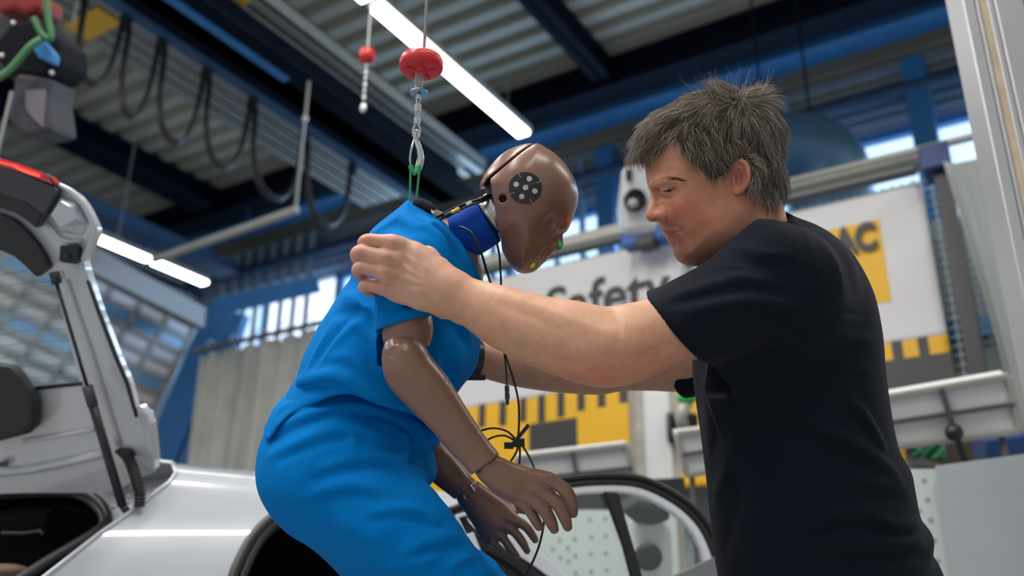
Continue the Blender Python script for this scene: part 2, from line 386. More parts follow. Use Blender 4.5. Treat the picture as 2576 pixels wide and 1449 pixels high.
# second red hoist ball further back
def small_hoist(px, py, d):
    c = P(px, py, d); r = empty('cable_hoist', c, 'small out of focus red hoist stop hanging behind the main one', 'hoist')
    MB().lathe(c-np.array([0, 0, .035]), (0, 0, 1), [(0, .02), (.004, .032), (.03, .038), (.055, .032), (.06, .02)]).build('stop_disc', mat('red_plastic_far', (.55, .02, .02), .35), r, smooth=True)
    MB().tube([c, (c[0], c[1], 6.0)], .004, 6).build('wire', M_alu, r)
    for k in range(6): MB().ell(c-np.array([0, 0, .06+k*.032]), (.007+.004*(k % 2), .006, .016), 8).build('chain_link', M_alu_b, r, smooth=True)
    MB().ell(c-np.array([0, 0, .27]), (.018, .009, .026), 10).build('hook', M_alu_b, r, smooth=True)
small_hoist(924, 138, 4.2)

# ---- hoist unit, top left
r = empty('chain_hoist', P(70, 200, 3.6), 'blurred dark chain hoist hanging in the top left corner with red and green parts', 'hoist')
d = 3.6
b = MB(); b.prism([P(20, 60, d), P(95, 40, d), P(150, 100, d), P(152, 160, d), P(120, 190, d), P(20, 190, d), P(-30, 120, d)], FW*.25); b.build('motor_housing', mat('hoist_housing', (.012, .012, .016), .85, spec=.1), r, bevel=.02)
b = MB(); b.prism([P(38, 180, d), P(130, 195, d), P(120, 240, d), P(132, 330, d), P(60, 345, d), P(15, 300, d)], FW*.22); b.build('chain_bag', mat('bag_fabric', (.045, .04, .05), .7), r, bevel=.02)
b = MB(); b.prism([P(62, 225, d-.01), P(112, 225, d-.01), P(108, 320, d-.01), P(85, 300, d-.01), P(66, 275, d-.01)], FW*.02); b.build('bag_label', mat('bag_grey', (.16, .14, .17), .6), r)
b = MB(); b.prism([P(78, 118, d-.02), P(110, 100, d-.02), P(145, 140, d-.02), P(140, 165, d-.02), P(95, 145, d-.02)], FW*.03); b.build('blue_cover', M_blue, r, bevel=.01)
b = MB(); b.prism([P(-10, -20, d), P(100, -20, d), P(100, 20, d), P(60, 38, d), P(40, 22, d), P(-10, 35, d)], FW*.2); b.build('red_cover', mat('dark_red', (.22, .012, .008), .6), r, bevel=.02)
M_grn = mat('green_hose', (.05, .17, .07), .5)
b = MB(); b.tube(catmull([P(115, -10, d-.05), P(122, 50, d-.05), P(128, 95, d-.05), P(105, 85, d-.05), P(85, 45, d-.05)]), .012, 8); b.tube(catmull([P(105, 98, d-.06), P(75, 118, d-.07), P(48, 150, d-.07), P(20, 180, d-.07), P(-20, 205, d-.07)]), .013, 8); b.build('hose', M_grn, r, smooth=True)
MB().tube([P(-10, 400, d+.3), P(30, 230, d+.3)], .008, 6).build('chain', M_alu, r)
for q in ((34, 58), (130, 183), (5, 140)): MB().ell(P(*q, d-.004), .010, 10).build('bolt', M_alu_b, r, smooth=True)

# ---- blue-grey ventilation drum behind the man's head
r = empty('ventilation_duct', P(2060, 400, 7.4), 'big round blue-grey duct elbow below the roof, right behind the man', 'duct')
ax = (P(2080, 400, 8.6)-P(1960, 400, 6.6)); ax[2] = 0
b = MB(); dp_ = catmull([P(1830, 420, 7.5), P(1930, 395, 7.45), P(2020, 390, 7.4), (P(2075, 430, 7.35)), P(2090, 520, 7.3), P(2092, 640, 7.3)], 8)
MB().tube(dp_, .33, 32).build('elbow', mat('duct_blue', (.045, .12, .21), .4, .3), r, smooth=True, auto=50)
for q in (dp_[8], dp_[20]): MB().tube([q+np.array([0, 0, .3]), (q[0], q[1], 7.0)], .010, 6).build('hanger_rod', M_navy, r)

# ---- fence with banner (plane y = 5)
YB = 5.0
M_mesh = mat('wire_mesh_wall', (.40, .46, .48), .6, .2)
def rail(z, name, label, m, x0, x1, r_=.03, yy=YB+.05):
    return tag(MB().box((x0, yy-r_, z-r_), (x1, yy+r_, z+r_)).build(name, m, bevel=.006), label, 'rail')
def zy(px, py, yy=YB): return onY(px, py, yy)
zr = zy(1989, 465)[2]; XR0 = -3.95
r = empty('curtain_rail', (-2, YB+.05, zr), 'long aluminium rail above the banner with a thinner pipe under it', 'rail')
MB().box((XR0, YB, zr-.05), (zy(2330, 390)[0], YB+.14, zr+.03)).build('profile', M_alu, r, bevel=.01)
MB().box((XR0, YB-.01, zr-.085), (zy(2300, 430)[0], YB+.08, zr-.065)).build('lower_profile', mat('grey_strip', (.20, .20, .20), .5), r)
MB().tube([(-1.6, YB-.06, zr-.01), (1.0, YB-.06, zr-.01)], .022, 10).build('pipe', M_alu, r, smooth=True)
# woven wire partition behind the banner
mb = MB(); zt = zr-.1
for x in np.arange(-3.9, -.30, .05): mb.box((x, YB+.10, 2.3), (x+.008, YB+.108, zt))
for z in np.arange(2.3, zt, .05): mb.box((-3.9, YB+.095, z), (-.30, YB+.103, z+.008))
tag(mb.build('wire_mesh_fence', M_mesh, fix=False), 'grey wire mesh partition showing above and beside the banner', 'fence')
structure(MB().box((-3.9, YB+.35, 0.0), (1.2, YB+.42, zt-.15)).build('wall_partition', mat('grey_backing_wall', (.30, .36, .38), .7)))
# banner
M_ban = mat('banner_white', (.72, .70, .71), .55, bump=.004, bscale=3.0, var=.03)
M_by = mat('banner_yellow', (.86, .47, .01), .5, var=.04)
M_bd = mat('banner_dark', (.045, .042, .045), .5, var=.15)
M_ink = mat('banner_ink', (.035, .035, .037), .5)
xl, xr = -3.75, zy(2340, 600)[0]; zt_ = zy(2309, 450)[2]-.025; zb_ = zy(1420, 985)[2]; zbb = 1.95
br = empty('banner', ((xl+xr)/2, YB, zbb), 'large white banner with yellow and black block pattern, lettering and a yellow logo', 'banner')
def sag(x, z): return YB-.006*math.sin(x*2.1)-.004*math.sin(x*5+z*3)-.004*math.sin(z*7+x)
def cloth(x0, x1, z0, z1, off, nx=40, nz=20):
    return [[(x0+(x1-x0)*i/nx, sag(x0+(x1-x0)*i/nx, z0+(z1-z0)*j/nz)-off, z0+(z1-z0)*j/nz) for j in range(nz+1)] for i in range(nx+1)]
MB().grid(cloth(xl, xr, zb_-.01, zt_, 0, 90, 30)).build('white_field', M_ban, br, smooth=True, solid=.002)
def patch(px0, py0, px1, py1, m, name, off):
    a = zy(px0, py0); c = zy(px1, py1)
    x0, x1 = min(a[0], c[0]), max(a[0], c[0]); z0, z1 = min(a[2], c[2]), max(a[2], c[2])
    return x0, x1, z0, z1
MB().grid(cloth(xl, xr, zbb, zb_, .0, 90, 24)).build('yellow_field', M_by, br, smooth=True, solid=.002)
def tpx(zx, zy_): return 1150+zx/2.229, 550+zy_/2.229
def dkp(x0, x1, z0, z1, nx, nz): MB().grid(cloth(x0, x1, z0, z1, .004, nx, nz)).build('dark_block', M_bd, br, smooth=True)
bar_top = zb_
def X8(zx, zyy): return zy(*tpx(zx, zyy))[0]
for a0, a1, bt in ((125, 155, 1170), (240, 272, 1160), (355, 385, 1140), (458, 492, 1140), (568, 602, 1115), (682, 718, 1080), (797, 835, 1060), (918, 965, 1035)):
    x0, x1 = X8(a0-3, (bt+1000)/2), X8(a1+4, (bt+1000)/2); z0 = zy(*tpx((a0+a1)/2, bt))[2]
    dkp(x0, x1, z0, bar_top, 3, 6)
x0, x1 = X8(405, 1210), X8(678, 1190); z0, z1 = zbb, zy(*tpx(540, 1135))[2]
dkp(x0, x1, z0, z1, 8, 8)
def X6(zx, zyy): return zy(1500+zx/1.935, 700+zyy/1.935)
zbr = X6(1520, 215)[2]
for a0, a1, b0 in ((1432, 1484, 400), (1562, 1612, 370)):
    x0, x1 = X6(a0, 310)[0], X6(a1, 300)[0]; dkp(x0, x1, X6(a0, b0)[2]-.05, bar_top, 3, 6)
x0, x1 = X6(1392, 470)[0], xr; dkp(x0, x1, zbb, X6(1560, 378)[2], 8, 8)
# yellow logo square with lettering
q0 = zy(2235, 545); q1 = zy(2240, 757); wq = (q0[2]-q1[2])
x1 = zy(2226, 650)[0]; x0 = x1-.62; MB().grid(cloth(x0, x1, q1[2]+.0, q0[2], .004, 12, 12)).build('yellow_logo_square', M_by, br, smooth=True)
def text(body, loc, size, m, parent, name='lettering', rot=(math.pi/2, 0, 0), bold=0.0, sx=1.0, align='LEFT'):
    c = bpy.data.curves.new(name, 'FONT'); c.body = body; c.size = size; c.extrude = .0006; c.offset = bold; c.align_x = align
    c.materials.append(m); o = bpy.data.objects.new(name, c); COL.objects.link(o); bpy.context.view_layer.update()
    me = bpy.data.meshes.new_from_object(o.evaluated_get(bpy.context.evaluated_depsgraph_get())); bpy.data.objects.remove(o)
    w = max(v.co.x for v in me.vertices)
    o = bpy.data.objects.new(name, me); COL.objects.link(o); o.location = Vector([float(v) for v in loc]); o.rotation_euler = rot; o.scale = (sx, 1, 1)
    o.parent = parent; o.matrix_parent_inverse = Matrix.Translation(-Vector(parent.location)); return o
lt = zy(2205, 625); text('ADAC', (x1-.022, YB-.018, zy(2190, 628)[2]),   .215, M_ink, br, bold=.010, sx=.74, align='RIGHT')
s0 = zy(1425, 764); text('Safety i', (zy(1375, 800)[0], YB-.018, zy(1560, 738)[2]-.128), .365, M_ink, br, bold=.006, sx=.98)
# grommets
for q in ((2300, 462), (1640, 640)):
    c = zy(*q); MB().lathe(c-np.array([0, .03, 0]), (0, -1, 0), [(0, .012), (.004, .014), (.006, .010)], 16).build('grommet', M_alu_b, br)
# dark post, brackets
pt = zy(2370, 430, 4.9)
r = empty('steel_post', (pt[0], 4.9, 0), 'dark steel post with a blue cap standing between banner and grey tarpaulin', 'post')
MB().box((pt[0]-.04, 4.86, 0), (pt[0]+.04, 4.94, pt[2])).build('post', mat('post_dark', (.03, .03, .035), .4), r)
MB().box((pt[0]-.09, 4.8, pt[2]-.02), (pt[0]+.06, 5.0, pt[2]+.12)).build('bracket', mat('bracket_blue', (.01, .04, .16), .4), r, bevel=.01)
r = empty('rail_bracket', zy(1640, 640, 4.95), 'blue and black bracket on the rail behind the man profile', 'bracket')
c = zy(1648, 612, 4.95); MB().box((c[0]-.16, 4.80, c[2]-.05), (c[0]+.14, 4.917, c[2]+.05)).build('plate', mat('bracket_blue2', (.015, .09, .35), .4), r, bevel=.01)
c = zy(1650, 632, 4.95); MB().box((c[0]-.06, 4.78, c[2]-.03), (c[0]+.06, 4.88, c[2]+.05)).build('clamp', M_black, r, bevel=.01)
# curtains
def curtain(px_top, y_pl, x0, x1, ztop0, ztop1, zbot, m, name, label, folds, amp, lean=0.0, ns=1):
    G = []
    for i in range(161):
        t = i/160; x = x0+(x1-x0)*t; ph = folds*2*math.pi*t+1.3*math.sin(5*t); row = []
        for j in range(21):
            s = j/20; z = (ztop0+(ztop1-ztop0)*t-.03*abs(math.sin(ph/2)))*(1-s)+zbot*s
            row.append((x+lean*s+.02*math.sin(ph*.5+s*3), y_pl+amp*(math.sin(ph)+.4*math.sin(2.3*ph+s))*(.4+.6*s), z))
        G.append(row)
    return tag(MB().grid(G).build(name, m, smooth=True, solid=.003), label, 'curtain')
YC = 6.6
c0 = onY(500, 895, YC); c1 = onY(835, 800, YC); c2 = onY(430, 1170, YC)
curtain(None, YC, c0[0]+.02, c1[0]+1.2, c0[2], c0[2]+.02, 1.2, M_curt, 'curtain', 'pale grey pleated curtain hanging behind the car roof, left of the dummy', 11, .10, lean=0.0)
r = tag(MB().tube([onY(490, 884, YC), (c1[0]+1.2, YC, c0[2]+.06)], .03, 8).build('curtain_pole', mat('dull_pole', (.13, .13, .13), .5)), 'dull grey curtain pole holding the pale pleated curtain', 'pole')
for k in range(9):
    t = .06+k*.115; c = np.array([c0[0]+(c1[0]+1.2-c0[0])*t, YC-.01, c0[2]+.03]); tag(MB().tube([c+np.array([0, 0, .06])+.05*np.array([0, math.cos(a), math.sin(a)]) for a in np.linspace(0, 6.28, 12)], .006, 6).build('curtain_ring', M_alu), 'small metal curtain ring on the dull pole', 'ring', 'curtain rings on the dull pole')
c0 = zy(2372, 405, 4.6); c1 = zy(2590, 360, 4.6)
curtain(None, 4.6, c0[0], c1[0]+.7, c0[2], c1[2]+.05, 1.6, M_curt2, 'tarpaulin', 'smooth grey tarpaulin hanging between the dark post and the aluminium profile', 3.2, .06, lean=.12)
# aluminium profile, very near the right edge
pb = empty('aluminium_profile', (0, 0, 0), 'tall grooved aluminium profile post at the right edge of the frame', 'post')
a = onZ(2446, 0, 3.2); d0 = pix(a)[2]
a = P(2480, 120, 2.6); sd = RT-np.array([0, 0, RT[2]]); sd /= np.linalg.norm(sd); fwh = np.cross([0, 0, 1.], sd); pb.location = (a[0], a[1], 0)
b = MB(); U = (sd, fwh, np.array([0, 0, 1.])); og = np.array([a[0], a[1], 0])
for x0, x1, y0 in ((-.036, -.005, 0), (.001, .011, .003), (.031, .047, .0), (.05, .13, -.004)): b.box((x0, y0, 0), (x1, .09, 3.6), 0, U, og)
b.box((-.03, .015, 0), (.12, .085, 3.6), 0, U, og)
b.build('extrusion', M_alu_b, pb, bevel=.002)
MB().box((.012, .002, 0), (.030, .02, 3.6), 0, U, og).build('warm_insert', mat('beige_insert', (.50, .40, .28), .5, var=.15, vscale=20), pb)

# ---- crash barrier face lamps / framed mesh panels
M_mp = mat('panel_mesh_face', (.85, .83, .85), .6, bump=.003, bscale=120)
M_trim_pole = mat('stand_pole_grey', (.10, .10, .11), .5)
def mesh_panel(cs, d, label, nx=2, th=.10):
    A, B, C_, D = [P(x, y, dd) for (x, y), dd in zip(cs, d)]     # TL TR BR BL
    n = np.cross(B-A, D-A); n /= np.linalg.norm(n)
    if np.dot(n, CAM-A) > 0: n = -n
    r = empty('framed_mesh_panel', (A+B+C_+D)/4, label, 'panel')
    MB().prism([A, B, C_, D], n*th).build('mesh_face', M_mp, r)
    for q in (D+(C_-D)*.12, D+(C_-D)*.88): q = q+n*.03; MB().tube([q, (q[0], q[1], 0)], .012, 8).build('stand_pole', M_trim_pole, r)
    b = MB(); w_ = .022
    for p, q in ((A, B), (B, C_), (C_, D), (D, A)): b.bar(p-n*.01, q-n*.01, w_, w_, up=n)
    b.build('frame', M_alu, r, bevel=.004)
    b = MB(); b.bar((A+B)/2-n*.02, (C_+D)/2-n*.02, .016, .02, up=n); b.bar((A+D)/2-n*.015, (B+C_)/2-n*.015, .012, .02, up=n); b.build('divider', mat('panel_rib', (.10, .10, .11), .5), r)
    return r
mesh_panel([(2200, 1003), (2535, 945), (2562, 1082), (2250, 1122)], (3.3, 3.2, 3.2, 3.3), 'framed mesh panel on the right above the grey board, hanging on a chain')
mesh_panel([(1300, 1150), (1578, 1118), (1600, 1230), (1320, 1260)], (4.0, 4.0, 4.0, 4.0), 'framed mesh panel under the left yellow block of the banner')
mesh_panel([(1702, 1090), (1860, 1070), (1880, 1165), (1725, 1195)], (3.9, 3.9, 3.9, 3.9), 'framed mesh panel half hidden behind the man shirt front')
b = MB()
for i in range(9):
    c = P(2402+i*3.2, 1086+i*9, 3.17); b.ell(c, (.012, .012, .016), 8)
b.ell(P(2400, 1088, 3.19), (.03, .03, .03), 12)
tag(b.build('chain', M_black, smooth=True), 'small black chain hanging below the right framed mesh panel', 'chain')
# white pillar
pw = empty('white_pillar', (0, 0, 0), 'white square pillar with worn grey edges in front of the banner', 'pillar')
a = P(1592, 985, 4.4); e = P(1700, 985, 4.4); HP = P(1645, 955, 4.4)[2]; pw.location = (a[0], a[1], 0); u = e-a; u[2] = 0; L = np.linalg.norm(u); u /= L; v = np.cross([0, 0, 1.], u); og = np.array([a[0], a[1], 0])
MB().box((.03, 0, 0), (L-.03, .2, HP), 0, (u, v, np.array([0, 0, 1.])), og).build('core', M_white, pw)
b = MB(); b.box((0, -.02, 0), (.035, .2, HP), 0, (u, v, np.array([0, 0, 1.])), og).box((L-.035, -.02, 0), (L, .2, HP), 0, (u, v, np.array([0, 0, 1.])), og); b.build('edge_trim', mat('worn_edge', (.42, .38, .33), .5, var=.35, vscale=12), pw)
# green and brown machine bits between pillar and the man
r = empty('cable_winch', P(1725, 1030, 4.2), 'small grey and black winch with a green cap beside the white pillar', 'winch')
MB().ell(P(1727, 1002, 4.2), (.045, .04, .03), 14).build('green_cap', mat('bright_green', (.02, .42, .08), .4), r, smooth=True)
MB().tube([P(1727, 1012, 4.2), P(1712, 1045, 4.2), P(1722, 1085, 4.2)], .03, 10).build('arm', M_alu, r, smooth=True)
MB().box((-.05, 0, -.1), (.08, .1, .03), 0, (RT, FW, -DN), P(1712, 1060, 4.25)).build('body', M_black, r, bevel=.01)
# boards
M_board = mat('pale_board', (.62, .66, .65), .5, var=.04)
M_hole = mat('board_hole', (.36, .39, .39), .7)
def holes_board(p0, uu, vv, L, Hh, holes, name, label):
    r = empty(name, p0, label, 'board'); n = np.cross(uu, vv); n /= np.linalg.norm(n)
    if np.dot(n, CAM-p0) < 0: n = -n
    MB().prism([p0, p0+uu*L, p0+uu*L+vv*Hh, p0+vv*Hh], -n*.03).build('sheet', M_board, r)
    for h in holes: MB().lathe(h-n*.002, n, [(0, .0085), (.003, .0085), (.004, .006)], 14).build('hole_ring', M_hole, r)
    return r
dd = 3.6
p0 = P(1180, 1290, dd); uu = P(1700, 1275, dd)-p0; uu[2] = 0; L = np.linalg.norm(uu); uu /= L; n = np.cross(uu, [0, 0, 1.])
hl = [onPlane(x, y, p0, n) for x, y in ((1483, 1307), (1522, 1304), (1408, 1359), (1446, 1355), (1487, 1351), (1523, 1348), (1390, 1381), (1428, 1379), (1447, 1398), (1486, 1393), (1523, 1391), (1410, 1402), (1430, 1411), (1448, 1441), (1487, 1438), (1526, 1434), (1350, 1350), (1380, 1320), (1340, 1400))]
holes_board(p0+np.array([0, 0, -1.2]), uu, np.array([0, 0, 1.]), L, 1.2+(P(1400, 1282, dd)[2]-p0[2]), hl, 'perforated_board', 'pale perforated board seen through the open car door window')
MB  # (the beam above the board)
tag(MB().bar(P(1230, 1262, 3.7), P(1720, 1240, 3.7), .1, .10).build('dark_beam', M_black), 'black beam resting over the perforated board behind the car door glass', 'beam')
p0 = P(2272, 1180, 2.9); uu = P(2395, 1172, 2.9)-p0; uu[2] = 0; L = np.linalg.norm(uu); uu /= L; n = np.cross(uu, [0, 0, 1.])
hl = [onPlane(x, y, p0, n) for x, y in ((2324, 1208), (2332, 1257), (2311, 1284), (2340, 1307), (2349, 1359), (2358, 1411))]
holes_board(p0-uu*.45+np.array([0, 0, -1.4]), uu, np.array([0, 0, 1.]), L+.41, 1.4, hl, 'perforated_board', 'pale perforated board just behind the man back at the right')
p0 = P(2352, 1172, 2.85); uu = P(2700, 1135, 2.6)-p0; uu[2] = 0; L = np.linalg.norm(uu); uu /= L
tag(MB().prism([p0+np.array([0, 0, -1.4]), p0+uu*L+np.array([0, 0, -1.4]), p0+uu*L, p0], np.cross(uu, [0, 0, 1.])*-.03).build('grey_board', mat('board_grey', (.30, .33, .35), .5, var=.12, vscale=3)), 'large grey board filling the lower right corner', 'board')
# clutter above the boards on the right
q0_, q1_, q2_, q3_ = P(2235, 1178, 3.5), P(2470, 1166, 3.5), P(2470, 1166, 4.1), P(2235, 1178, 4.1)
for q in (q0_, q1_, q2_, q3_): q[2] = q0_[2]
rs = empty('storage_shelf', (q0_+q2_)/2*np.array([1, 1, 0]), 'low grey shelf edge under the green cloth, mostly hidden by the boards', 'shelf')
MB().prism([q0_, q1_, q2_, q3_], (0, 0, -.03)).build('shelf_board', M_trim_pole, rs)
for q in (q0_, q1_, q2_, q3_): MB().tube([q-np.array([0, 0, .03]), (q[0], q[1], 0)], .015, 8).build('leg', M_trim_pole, rs)
b = MB(); G = []
for i in range(13):
    G.append([P(2280+i*8, 1108+j*9-6*math.sin(i*.7+j), 3.55+.03*math.sin(i*1.7+j*2)) for j in range(6)])
b.grid(G); tag(b.build('green_cloth', mat('green_cloth', (.06, .30, .16), .7), smooth=True, solid=.02), 'crumpled green cloth lying below the right framed mesh panel', 'cloth')
tag(MB().prism([P(2240, 1122, 3.8), P(2280, 1122, 3.8), P(2292, 1196, 3.8), P(2262, 1196, 3.8)], FW*.1).build('yellow_block', M_by), 'small yellow block beside the green cloth behind the man', 'block')
tag(MB().prism([P(2372, 1118, 3.8), P(2450, 1110, 3.8), P(2452, 1187, 3.8), P(2360, 1191, 3.8)], FW*.1).build('brown_sack', mat('brown_sack', (.09, .065, .055), .7)), 'dark brown sack between the green cloth and the chain', 'sack')
tag(MB().prism([P(2480, 1112, 3.5), P(2600, 1095, 3.5), P(2600, 1150, 3.5), P(2480, 1155, 3.5)], FW*.1).build('blue_crate', mat('crate_blue', (.01, .05, .18), .5)), 'dark blue crate at the right edge behind the grey board', 'crate')
for x0, x1, yy in ((2400, 2500, 830), (2385, 2420, 770)):
    pass
tag(MB().bar(zy(2375, 838, 5.3), zy(2560, 812, 5.3), .06, .10).build('blue_shelf_beam', M_blue), 'blue rack beam crossing behind the dark post', 'beam')
# white stage spotlight between the two heads
r = empty('stage_spotlight', P(1600, 520, 5.0), 'white and black moving spotlight hanging blurred between dummy and man', 'spotlight')
d = 5.0
b = MB(); b.prism([P(1572, 415, d), P(1650, 400, d), P(1655, 580, d), P(1568, 585, d), P(1560, 520, d)], FW*.18); b.build('casing', mat('spot_white', (.60, .60, .62), .4), r, bevel=.03)
MB().lathe(P(1596, 505, d-.0), -FW, [(-.05, .060), (.05, .060), (.06, .05), (.03, .04)], 24).build('lens_barrel', M_black, r, smooth=True, auto=40)
MB().ell(P(1592, 512, d-.06), (.028, .028, .02), 14, 0, (RT, DN, FW)).build('lens', mat('lens_glassy', (.35, .35, .38), .1), r, smooth=True)
MB().prism([P(1575, 425, d-.02), P(1590, 425, d-.02), P(1588, 455, d-.02), P(1576, 452, d-.02)], FW*.03).build('black_patch', M_black, r)
q = P(1612, 570, d+.1); MB().tube([q, (q[0], YB+.05, zr+.032)], .03, 8).build('stem', M_black, r)
# ---------------------------------------------------------------- sculpting kit: a signed-distance field on a metric grid, meshed with surface nets
def surface_nets(D, lo, h):
    S = D < 0
    nx, ny, nz = D.shape
    c = np.zeros((nx-1, ny-1, nz-1), np.int8)
    for a in (0, 1):
        for b in (0, 1):
            for e in (0, 1): c += S[a:nx-1+a, b:ny-1+b, e:nz-1+e]
    act = (c > 0) & (c < 8); I, J, K = np.nonzero(act); n = len(I)
    vid = np.full(act.shape, -1, np.int32); vid[I, J, K] = np.arange(n)
    cv = {}
    for a in (0, 1):
        for b in (0, 1):
            for e in (0, 1): cv[a, b, e] = D[I+a, J+b, K+e]
    pos = np.zeros((n, 3)); cnt = np.zeros(n)
    cs = list(cv)
    for p in cs:
        for q in cs:
            if sum(abs(p[i]-q[i]) for i in range(3)) == 1 and p < q:
                dp, dq = cv[p], cv[q]; m = (dp < 0) != (dq < 0)
                t = np.where(m, dp/(dp-dq+1e-20), 0)
                for i in range(3): pos[:, i] += np.where(m, p[i]+(q[i]-p[i])*t, 0)
                cnt += m
    pos /= cnt[:, None]
    V = np.stack([I, J, K], 1)+pos; V = V*h+np.asarray(lo)
    quads = []
    for ax in range(3):
        sl0 = [slice(None)]*3; sl1 = [slice(None)]*3; sl0[ax] = slice(0, -1); sl1[ax] = slice(1, None)
        A = S[tuple(sl0)]; B = S[tuple(sl1)]; E_ = A != B
        e = list(np.nonzero(E_)); o1, o2 = [(1, 2), (2, 0), (0, 1)][ax]
        ok = (e[o1] > 0) & (e[o2] > 0) & (e[o1] < D.shape[o1]-1) & (e[o2] < D.shape[o2]-1)
        e = [x[ok] for x in e]; ins = A[tuple(e)]
        def g(d1, d2):
            ix = [x.copy() for x in e]; ix[o1] -= d1; ix[o2] -= d2; return vid[tuple(ix)]
        q = np.stack([g(0, 0), g(1, 0), g(1, 1), g(0, 1)], 1)
        q[~ins] = q[~ins][:, ::-1]; quads.append(q)
    Q = np.concatenate(quads)
    return V, Q[(Q >= 0).all(1)]

class Field:
    def __init__(s, lo, hi, h):
        s.lo = np.asarray(lo, float); s.h = h; n = np.ceil((np.asarray(hi)-s.lo)/h).astype(int)+1; s.n = n
        s.D = np.full(tuple(n), .08, np.float32); s.ax = [(s.lo[i]+np.arange(n[i])*h).astype(np.float32) for i in range(3)]
    def sub(s, lo, hi, m=0.0):
        a = np.maximum(np.floor((np.asarray(lo)-m-s.lo)/s.h).astype(int), 0); b = np.minimum(np.ceil((np.asarray(hi)+m-s.lo)/s.h).astype(int)+1, s.n)
        if (b <= a).any(): return None, None
        sl = tuple(slice(a[i], b[i]) for i in range(3))
        X = s.ax[0][sl[0]][:, None, None]; Y = s.ax[1][sl[1]][None, :, None]; Z = s.ax[2][sl[2]][None, None, :]
        return sl, (X, Y, Z)
    def comb(s, sl, d, k, op):
        D = s.D[sl]
        if op == 'u':
            if k > 0: hh = np.maximum(k-np.abs(D-d), 0)/k; s.D[sl] = np.minimum(D, d)-hh*hh*k*.25
            else: s.D[sl] = np.minimum(D, d)
        elif op == 's':
            if k > 0: hh = np.maximum(k-np.abs(D+d), 0)/k; s.D[sl] = np.maximum(D, -d)+hh*hh*k*.25
            else: s.D[sl] = np.maximum(D, -d)
        elif op == 'i': s.D[sl] = np.maximum(D, d)
    def cone(s, a, b, ra, rb, k=.0, op='u'):
        a = np.asarray(a, float); b = np.asarray(b, float); r = max(ra, rb)
        sl, G = s.sub(np.minimum(a, b)-r, np.maximum(a, b)+r, k+3*s.h)
        if sl is None: return s
        ab = b-a; L2 = float(ab@ab)+1e-12
        px, py, pz = G[0]-a[0], G[1]-a[1], G[2]-a[2]
        t = np.clip((px*ab[0]+py*ab[1]+pz*ab[2])/L2, 0, 1)
        d = np.sqrt((px-t*ab[0])**2+(py-t*ab[1])**2+(pz-t*ab[2])**2)-(ra+(rb-ra)*t)
        s.comb(sl, d.astype(np.float32), k, op); return s
    def path(s, pts, rs, k=.0, op='u', sm=4):
        """round swept shape along points with radii (one smooth body, then combined)"""
        P_ = np.array([list(p)+[r] for p, r in zip(pts, rs)]); C_ = np.array(catmull(P_, sm)) if len(P_) > 2 and sm > 1 else P_
        r = C_[:, 3].max(); sl, G = s.sub(C_[:, :3].min(0)-r, C_[:, :3].max(0)+r, k+3*s.h)
        if sl is None: return s
        best = None
        for i in range(len(C_)-1):
            a, b = C_[i, :3], C_[i+1, :3]; ab = b-a; L2 = float(ab@ab)+1e-12
            px, py, pz = G[0]-a[0], G[1]-a[1], G[2]-a[2]; t = np.clip((px*ab[0]+py*ab[1]+pz*ab[2])/L2, 0, 1)
            d = np.sqrt((px-t*ab[0])**2+(py-t*ab[1])**2+(pz-t*ab[2])**2)-(C_[i, 3]+(C_[i+1, 3]-C_[i, 3])*t)
            best = d if best is None else np.minimum(best, d)
        s.comb(sl, best.astype(np.float32), k, op); return s
    def ell(s, c, r, axes=None, k=.0, op='u'):
        c = np.asarray(c, float); r = np.asarray(r if hasattr(r, '__len__') else [r]*3, float); A = np.eye(3) if axes is None else np.asarray(axes, float)
        R_ = r.max(); sl, G = s.sub(c-R_, c+R_, k+3*s.h)
        if sl is None: return s
        p = [G[i]-c[i] for i in range(3)]; q = [sum(A[j][i]*p[i] for i in range(3)) for j in range(3)]
        k0 = np.sqrt(sum((q[j]/r[j])**2 for j in range(3))); k1 = np.sqrt(sum((q[j]/r[j]**2)**2 for j in range(3)))+1e-9
        s.comb(sl, (k0*(k0-1)/k1).astype(np.float32), k, op); return s
    def puff(s, poly, d0, T, R, tilt=(0, 0), k=.0, op='u', smooth=True, taper=None):
        """body whose outline is the polygon (metric x,y at distance d0), half thickness T, edge rounding radius R"""
        pts = [np.asarray(M(x, y, d0))[:2] for x, y in poly]
        if smooth:
            q = pts[-1:]+pts+pts[:2]; cc = []
            for i in range(1, len(q)-2):
                for j in range(4):
                    t = j/4; a, b, c, e = q[i-1], q[i], q[i+1], q[i+2]; cc.append(.5*((2*b)+(-a+c)*t+(2*a-5*b+4*c-e)*t*t+(-a+3*b-3*c+e)*t**3))
            pts = cc
        pts = np.array(pts); c0 = pts.mean(0); tx, ty = tilt
        dz = abs(tx)*np.ptp(pts[:, 0])+abs(ty)*np.ptp(pts[:, 1])
        sl, G = s.sub([pts[:, 0].min(), pts[:, 1].min(), d0-T-dz], [pts[:, 0].max(), pts[:, 1].max(), d0+T+dz], k+3*s.h)
        if sl is None: return s
        X, Y = G[0][:, :, 0], G[1][:, :, 0]; X, Y = np.broadcast_arrays(X, Y)
        dmin = np.full(X.shape, 1e9); ins = np.zeros(X.shape, bool)
        for i in range(len(pts)):
            a = pts[i]; b = pts[(i+1) % len(pts)]; e = b-a; L2 = e@e+1e-14
            px, py = X-a[0], Y-a[1]; t = np.clip((px*e[0]+py*e[1])/L2, 0, 1)
            dmin = np.minimum(dmin, (px-t*e[0])**2+(py-t*e[1])**2)
            cond = (a[1] > Y) != (b[1] > Y)
            with np.errstate(divide='ignore', invalid='ignore'): xi = (b[0]-a[0])*(Y-a[1])/(b[1]-a[1]+1e-20)+a[0]
            ins ^= cond & (X < xi)
        sd = np.sqrt(dmin)*np.where(ins, -1, 1)
